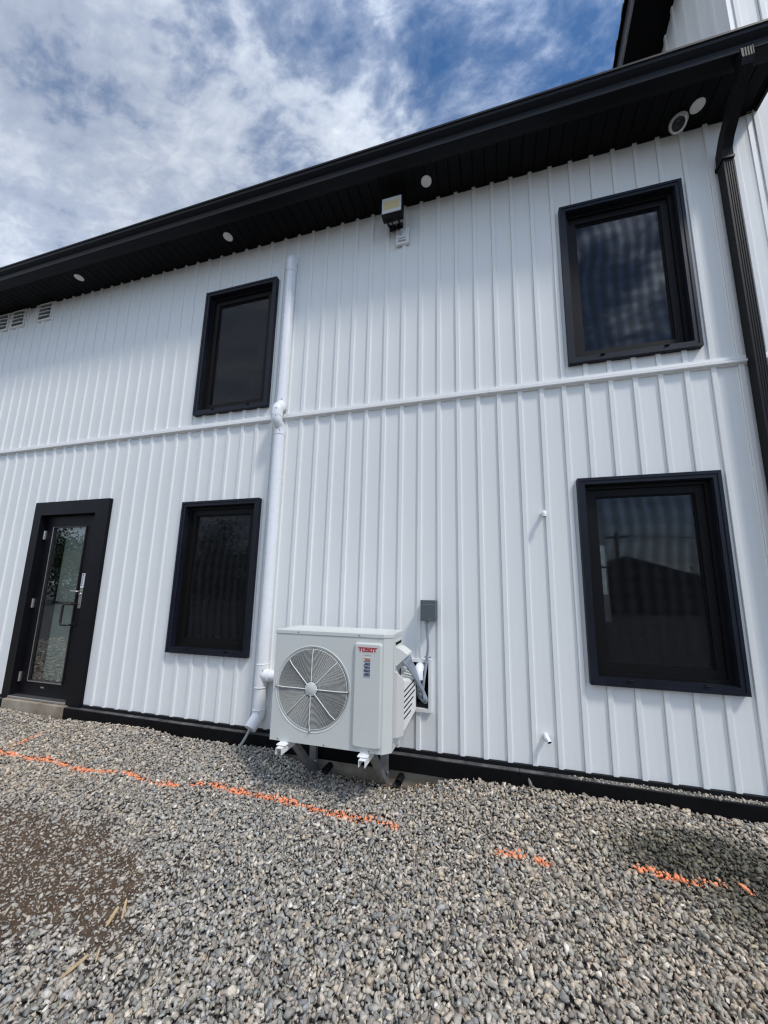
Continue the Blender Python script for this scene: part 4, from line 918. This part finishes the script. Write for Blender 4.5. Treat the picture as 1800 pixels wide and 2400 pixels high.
def stones_mesh(name, pos, size, rot, tint, mat, coat=None, kind=None):
    V = []; F = []; T = []; K = []; off = 0
    idx = rng.integers(0, len(SHAPES), len(pos))
    for si, (sv, sf) in enumerate(SHAPES):
        q = np.where(idx == si)[0]
        if not len(q): continue
        cx, sx_ = np.cos(rot[q, 0]), np.sin(rot[q, 0]); cy, sy = np.cos(rot[q, 1]), np.sin(rot[q, 1]); cz, sz = np.cos(rot[q, 2]), np.sin(rot[q, 2])
        o = np.zeros_like(cx); i1 = np.ones_like(cx)
        Rx = np.stack([i1, o, o, o, cx, -sx_, o, sx_, cx], -1).reshape(-1, 3, 3); Ry = np.stack([cy, o, sy, o, i1, o, -sy, o, cy], -1).reshape(-1, 3, 3); Rz = np.stack([cz, -sz, o, sz, cz, o, o, o, i1], -1).reshape(-1, 3, 3)
        R = Rz @ Ry @ Rx; vv = np.einsum('nij,vj->nvi', R, sv) * size[q][:, None, None] + pos[q][:, None, :]
        nv = len(sv); V.append(vv.reshape(-1, 3)); F.append((sf[None] + (off + np.arange(len(q)) * nv)[:, None, None]).reshape(-1, 3)); T.append(np.repeat(tint[q], nv, 0))
        if coat is not None: K.append(np.repeat(coat[q], nv))
        off += nv * len(q)
    V = np.concatenate(V); F = np.concatenate(F); T = np.concatenate(T); me = bpy.data.meshes.new(name)
    me.vertices.add(len(V)); me.vertices.foreach_set('co', V.astype(np.float32).ravel()); me.loops.add(F.size); me.loops.foreach_set('vertex_index', F.astype(np.int32).ravel())
    me.polygons.add(len(F)); me.polygons.foreach_set('loop_start', np.arange(0, F.size, 3, dtype=np.int32)); me.polygons.foreach_set('loop_total', np.full(len(F), 3, np.int32))
    me.update(calc_edges=True); me.materials.append(mat)
    ca = me.attributes.new('tint', 'FLOAT_COLOR', 'POINT'); ca.data.foreach_set('color', np.concatenate([T, np.ones((len(T), 1))], 1).astype(np.float32).ravel())
    if coat is not None:
        at = me.attributes.new('coat', 'FLOAT', 'POINT'); at.data.foreach_set('value', np.concatenate(K).astype(np.float32))
    o = bpy.data.objects.new(name, me); COL.objects.link(o)
    if kind: o['kind'] = kind
    return o
MARKS = [
    ('long broken orange spray line across the gravel in front of the heat pump', 0.019, [[(-4.26, -0.585), (-4.161, -0.606), (-3.607, -0.599), (-3.216, -0.614), (-2.855, -0.594)], [(-2.772, -0.568), (-2.483, -0.599), (-2.261, -0.585)], [(-2.164, -0.557), (-2.061, -0.514), (-1.767, -0.528), (-1.453, -0.544), (-1.085, -0.579), (-0.889, -0.584), (-0.601, -0.574)]]),
    ('short orange spray line on the gravel leading towards the door step', 0.017, [[(-4.27, -0.59), (-4.224, -0.56), (-4.139, -0.466), (-4.165, -0.40), (-4.187, -0.308)]]),
    ('short orange dash on open gravel below the small wall stub', 0.017, [[(0.006, -0.602), (0.094, -0.600), (0.168, -0.589), (0.272, -0.616)]]),
    ('orange dash on the dark gravel below the window by the downspout', 0.017, [[(0.695, -0.577), (0.825, -0.568), (0.962, -0.577), (1.038, -0.545), (1.098, -0.543)], [(1.167, -0.539), (1.199, -0.550)]]),
]
def dist_poly(x, y, pts):
    d = np.full(x.shape, 1e9)
    for (x0, y0), (x1, y1) in zip(pts[:-1], pts[1:]):
        ex, ey = x1 - x0, y1 - y0; t = np.clip(((x - x0) * ex + (y - y0) * ey) / (ex * ex + ey * ey + 1e-12), 0, 1); d = np.minimum(d, np.hypot(x - x0 - t * ex, y - y0 - t * ey))
    return d
def make_gravel():
    r = rng
    def scatter(x0, x1, y0, y1, dens):
        st = 1 / math.sqrt(dens); gx = np.arange(x0, x1, st); gy = np.arange(y0, y1, st); X, Y = np.meshgrid(gx, gy); X = X.ravel() + r.uniform(-0.7, 0.7, X.size) * st; Y = Y.ravel() + r.uniform(-0.7, 0.7, Y.size) * st
        return X, Y
    a = scatter(-12, 6, -6, -0.075, 7400)
    vis = (a[1] > -2.2) & (a[1] > -0.10 - 0.55 * (a[0] + 5.6)) & (a[1] > -1.55 + 1.05 * (a[0] - 0.9)) & (a[0] > -9)
    kp = r.uniform(size=len(a[0])) < np.where(vis, 1.0, 0.11); a = (a[0][kp], a[1][kp]); vis = vis[kp]
    X, Y = a; big = np.where(vis, 1.0, 2.0)
    size = np.clip(r.lognormal(math.log(0.0138), 0.30, len(X)), 0.007, 0.030) * big
    dd = dirt_depth(X, Y) + 0.09 * np.sin(13 * X + 5 * Y) * np.sin(11 * Y - 3 * X) + 0.05 * np.sin(27 * X - 9 * Y)
    inside = np.clip((dd + 0.10) / 0.26, 0, 1)
    keep = r.uniform(size=len(X)) > inside * 0.76
    und = np.exp(-((X + 0.85) / 0.52) ** 4) * np.exp(-(np.maximum(-Y - 0.06, 0) / 0.15) ** 2)       # bare earth against the footing
    keep &= r.uniform(size=len(X)) > und * 0.9
    stp = (X > -5.25) & (X < -4.30) & (Y > -0.09); keep &= ~stp
    keep &= ~(r.uniform(size=len(X)) < inside * 0.12)
    X, Y, size, inside = X[keep], Y[keep], size[keep], inside[keep]
    size = size * (1 - 0.22 * inside)
    Z = hgt(X, Y) + np.where(inside > 0.3, r.uniform(-0.010, 0.006, len(X)), r.uniform(-0.027, 0.003, len(X)))
    rot = np.stack([r.normal(0, 0.55, len(X)), r.normal(0, 0.55, len(X)), r.uniform(0, 6.28, len(X))], 1)
    tint = PAL[r.choice(len(PAL), len(X), p=PW)] * r.uniform(0.66, 1.30, (len(X), 1))
    warm = 0.5 + 0.5 * np.sin(1.3 * X + 0.6 * Y + 0.8)
    tint = tint * (1 + np.stack([0.06 * (warm - 0.5), 0 * warm, -0.07 * (warm - 0.5)], 1))
    dusty = (inside * 0.5)[:, None]; tint = tint * (1 - dusty) + dusty * np.array([0.42, 0.385, 0.33])
    dk = dark_patch(X, Y) * r.uniform(0.75, 1.0, len(X)); tint = tint * (1 - 0.84 * dk[:, None]) * (1 + dk[:, None] * np.array([-0.02, 0.04, -0.05]))
    used = np.zeros(len(X), bool)
    for lab, w, lines in MARKS:
        dmin = np.full(len(X), 1e9)
        for p in lines: dmin = np.minimum(dmin, dist_poly(X, Y, p))
        ww = w * (0.75 + 0.5 * np.abs(np.sin(7 * X + 2)) + 0.25 * np.sin(31 * X)); sel = (dmin < 2.1 * ww) & ~used; used |= sel
        coat = np.clip(1.28 * np.exp(-0.95 * (dmin[sel] / ww[sel]) ** 2) + r.normal(0, 0.14, sel.sum()), 0, 1.2)
        pos = np.stack([X[sel], Y[sel], Z[sel]], 1); cx, cy, cz = pos.mean(0)
        o = stones_mesh('paint_line', pos - (cx, cy, cz), size[sel], rot[sel], tint[sel], M['paint'], coat); o.location = (cx, cy, cz); tag(o, lab, 'paint line', 'orange spray lines on the gravel', 'stuff')
    k = ~used
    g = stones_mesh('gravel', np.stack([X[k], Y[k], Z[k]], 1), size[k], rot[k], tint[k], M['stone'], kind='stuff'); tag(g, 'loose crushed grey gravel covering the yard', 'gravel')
    # fine chips: between the stones of the worn patch and spilled along the ledge top
    n1 = 9000; x1 = r.uniform(-3.5, -1.4, n1); y1 = r.uniform(-1.75, -0.85, n1); q = dirt_depth(x1, y1) > -0.05; x1, y1 = x1[q], y1[q]; z1 = hgt(x1, y1) - 0.001
    n2 = 620; x2 = 0.45 + 1.7 * r.beta(1.6, 1.2, n2); y2 = -0.024 - 0.040 * r.uniform(size=n2); z2 = -1.2630 + y2 * 0.033 + 0.002 + np.zeros(n2)
    n3 = 260; x3 = r.uniform(-1.5, 0.0, n3); y3 = r.uniform(-0.30, -0.05, n3); z3 = hgt(x3, y3) - 0.008
    X2 = np.concatenate([x1, x2, x3]); Y2 = np.concatenate([y1, y2, y3]); Z2 = np.concatenate([z1, z2, z3]); s2 = np.concatenate([r.uniform(0.002, 0.0065, len(x1)), np.clip(r.lognormal(math.log(0.0062), 0.45, n2), 0.003, 0.014), r.uniform(0.004, 0.012, n3)])
    t2 = PAL[r.choice(len(PAL), len(X2), p=PW)] * r.uniform(0.8, 1.3, (len(X2), 1)); t2[len(x1) + n2:] *= np.array([1.1, 0.95, 0.7])
    rt = r.uniform(0, 6.28, (len(X2), 3)); f = stones_mesh('gravel_chips', np.stack([X2, Y2, Z2], 1), s2, rt, t2, M['stone'], kind='stuff'); tag(f, 'fine stone chips on the bare soil and along the ledge', 'gravel')
make_gravel()
o = stones_mesh('stone', np.array([[0.0, 0, 0.0]]), np.array([0.036]), np.array([[0.2, 1.35, 0.9]]), np.array([[0.24, 0.225, 0.2]]), M['stone']); o.location = (0.235, -0.105, -1.312); tag(o, 'lone flat stone standing on edge against the black ledge', 'stone')
# split wood slivers
for (p, q, w, lab) in (((-1.737, -1.398), (-1.690, -1.487), 0.009, 'widest pale wood splinter lying on the bare soil'), ((-1.741, -1.356), (-1.652, -1.447), 0.006, 'thin wood splinter lying beside the widest one'), ((-1.639, -1.590), (-1.646, -1.685), 0.008, 'long pale wood splinter nearest the bottom of the photo'), ((-1.627, -1.554), (-1.579, -1.605), 0.004, 'short narrow wood sliver on gravel below the bare soil')):
    a = Vector((*p, float(hgt(*p)) + 0.010)); b_ = Vector((*q, float(hgt(*q)) + 0.013)); d = (b_ - a); d.normalize(); s_ = Vector((-d.y, d.x, 0)).normalized()
    vs = []; 
    for t_, ww in ((0, 0.35), (0.12, 0.9), (0.6, 1.0), (0.9, 0.7), (1.0, 0.1)):
        c = a.lerp(b_, t_)
        for sx_, sz in ((-1, 0), (1, 0.001), (0.8, 0.006), (-0.8, 0.005)): vs.append(c + s_ * (sx_ * w * ww) + Vector((0, 0, sz)))
    fs = [(3, 2, 1, 0), (16, 17, 18, 19)] + [(i * 4 + k_, i * 4 + (k_ + 1) % 4, (i + 1) * 4 + (k_ + 1) % 4, (i + 1) * 4 + k_) for i in range(4) for k_ in range(4)]
    o = MB().add(vs, fs).build('wood_splinter', M['wood'], at=a); tag(o, lab, 'wood splinter', 'wood splinters on the ground')

# ------------------------------------------------------------------ what the glass mirrors, across the yard
def leaf_mat():
    m = principled('foliage', (0.05, 0.075, 0.03), 0.7, vary=(1.2, 0.4)); return m
M['leaf'] = leaf_mat()
def tree(x, y, h, r, lab):
    g = float(hgt(x, y)); t = thing('tree', (x, y, g), lab, 'tree', 'trees across the yard mirrored in the glass')
    MB().tube([(x, y, g - 0.1), (x + 0.1, y, g + h * 0.35), (x, y + 0.1, g + h * 0.75)], 0.2, 8, rads=[0.03 * h, 0.022 * h, 0.008 * h]).build('trunk', M['bark'], t)
    q = np.random.default_rng(int(abs(x * 10) + h * 7)); n = 6000; ctr = q.normal(size=(14, 3)) * np.array([r * 0.5, r * 0.5, h * 0.17]) + np.array([x, y, g + h * 0.62]); c = ctr[q.integers(0, 14, n)] + q.normal(size=(n, 3)) * r * 0.24
    mb = MB()
    for p in c:
        u = Vector(q.normal(size=3)).normalized(); w = u.orthogonal().normalized() * q.uniform(0.06, 0.15); v = u.cross(w).normalized() * q.uniform(0.05, 0.10); p = Vector(p); mb.add([p - w, p + v, p + w, p - v], [(0, 1, 2, 3)])
    mb.build('crown', M['leaf'], t)
tree(-33.0, -17, 6.0, 2.6, 'tall leafy tree mirrored in the door glass'); tree(-39.0, -19, 5.4, 2.8, 'broad leafy tree mirrored in the top half of the door glass')
tree(-22.0, -21, 5.6, 2.6, 'round leafy tree mirrored in the window beside the door'); tree(-17.5, -23, 4.2, 2.2, 'low leafy tree mirrored in the window by the white pipe')
def treeline():
    q = np.random.default_rng(3); mb = MB()
    for x in np.arange(-48, 24, 0.9):
        hgt_ = 2.2 + 1.6 * math.sin(0.31 * x) * math.sin(0.13 * x + 1) + q.uniform(-0.5, 0.9); y = -34 + q.uniform(-1.5, 1.5); n = 260
        p = q.normal(size=(n, 3)) * np.array([0.8, 0.8, 0.30 * hgt_]) + np.array([x, y, -1.5 + 0.55 * hgt_])
        for c in p:
            u = Vector(q.normal(size=3)).normalized(); w = u.orthogonal().normalized() * q.uniform(0.11, 0.24); v = u.cross(w).normalized() * q.uniform(0.08, 0.18); c = Vector(c); mb.add([c - w, c + v, c + w, c - v], [(0, 1, 2, 3)])
    o = mb.build('treeline', M['leaf']); tag(o, 'far belt of scrub and trees mirrored in the lower windows', 'treeline', kind='stuff')
treeline()
sh = thing('shed', (11.5, -30, -1.5), 'dark gabled shed mirrored in the lower window near the downspout', 'shed')
MB().box(8.2, 15.5, -34, -28, -1.5, 1.2).build('wall', M['shed'], sh)
MB().prism([(7.9, 1.2), (15.8, 1.2), (10.4, 2.9)], -34.3, -27.7, axis='y').build('roof', M['shedroof'], sh)
MB().box(10.0, 11.4, -28.0, -27.95, -1.5, 0.6).build('door', M['shedroof'], sh)
up = thing('utility_pole', (8.0, -22, -1.5), 'wooden utility pole with cross arm mirrored in the lower window near the downspout', 'utility pole')
MB().tube([(8.0, -22, -1.6), (8.0, -22, 3.9)], 0.13, 10, rads=[0.13, 0.09]).build('pole', M['pole'], up); MB().box(7.4, 8.6, -22.06, -21.94, 3.5, 3.62).build('cross_arm', M['pole'], up)
MB().tube([(8.5, -22, 3.64), (16, -23, 3.35), (28, -24, 3.7)], 0.022, 6).build('wire', M['rubber'], up)

# lift the whole place so that the ground lies near zero
for o in S.objects:
    if o.parent is None: o.location.z += UP
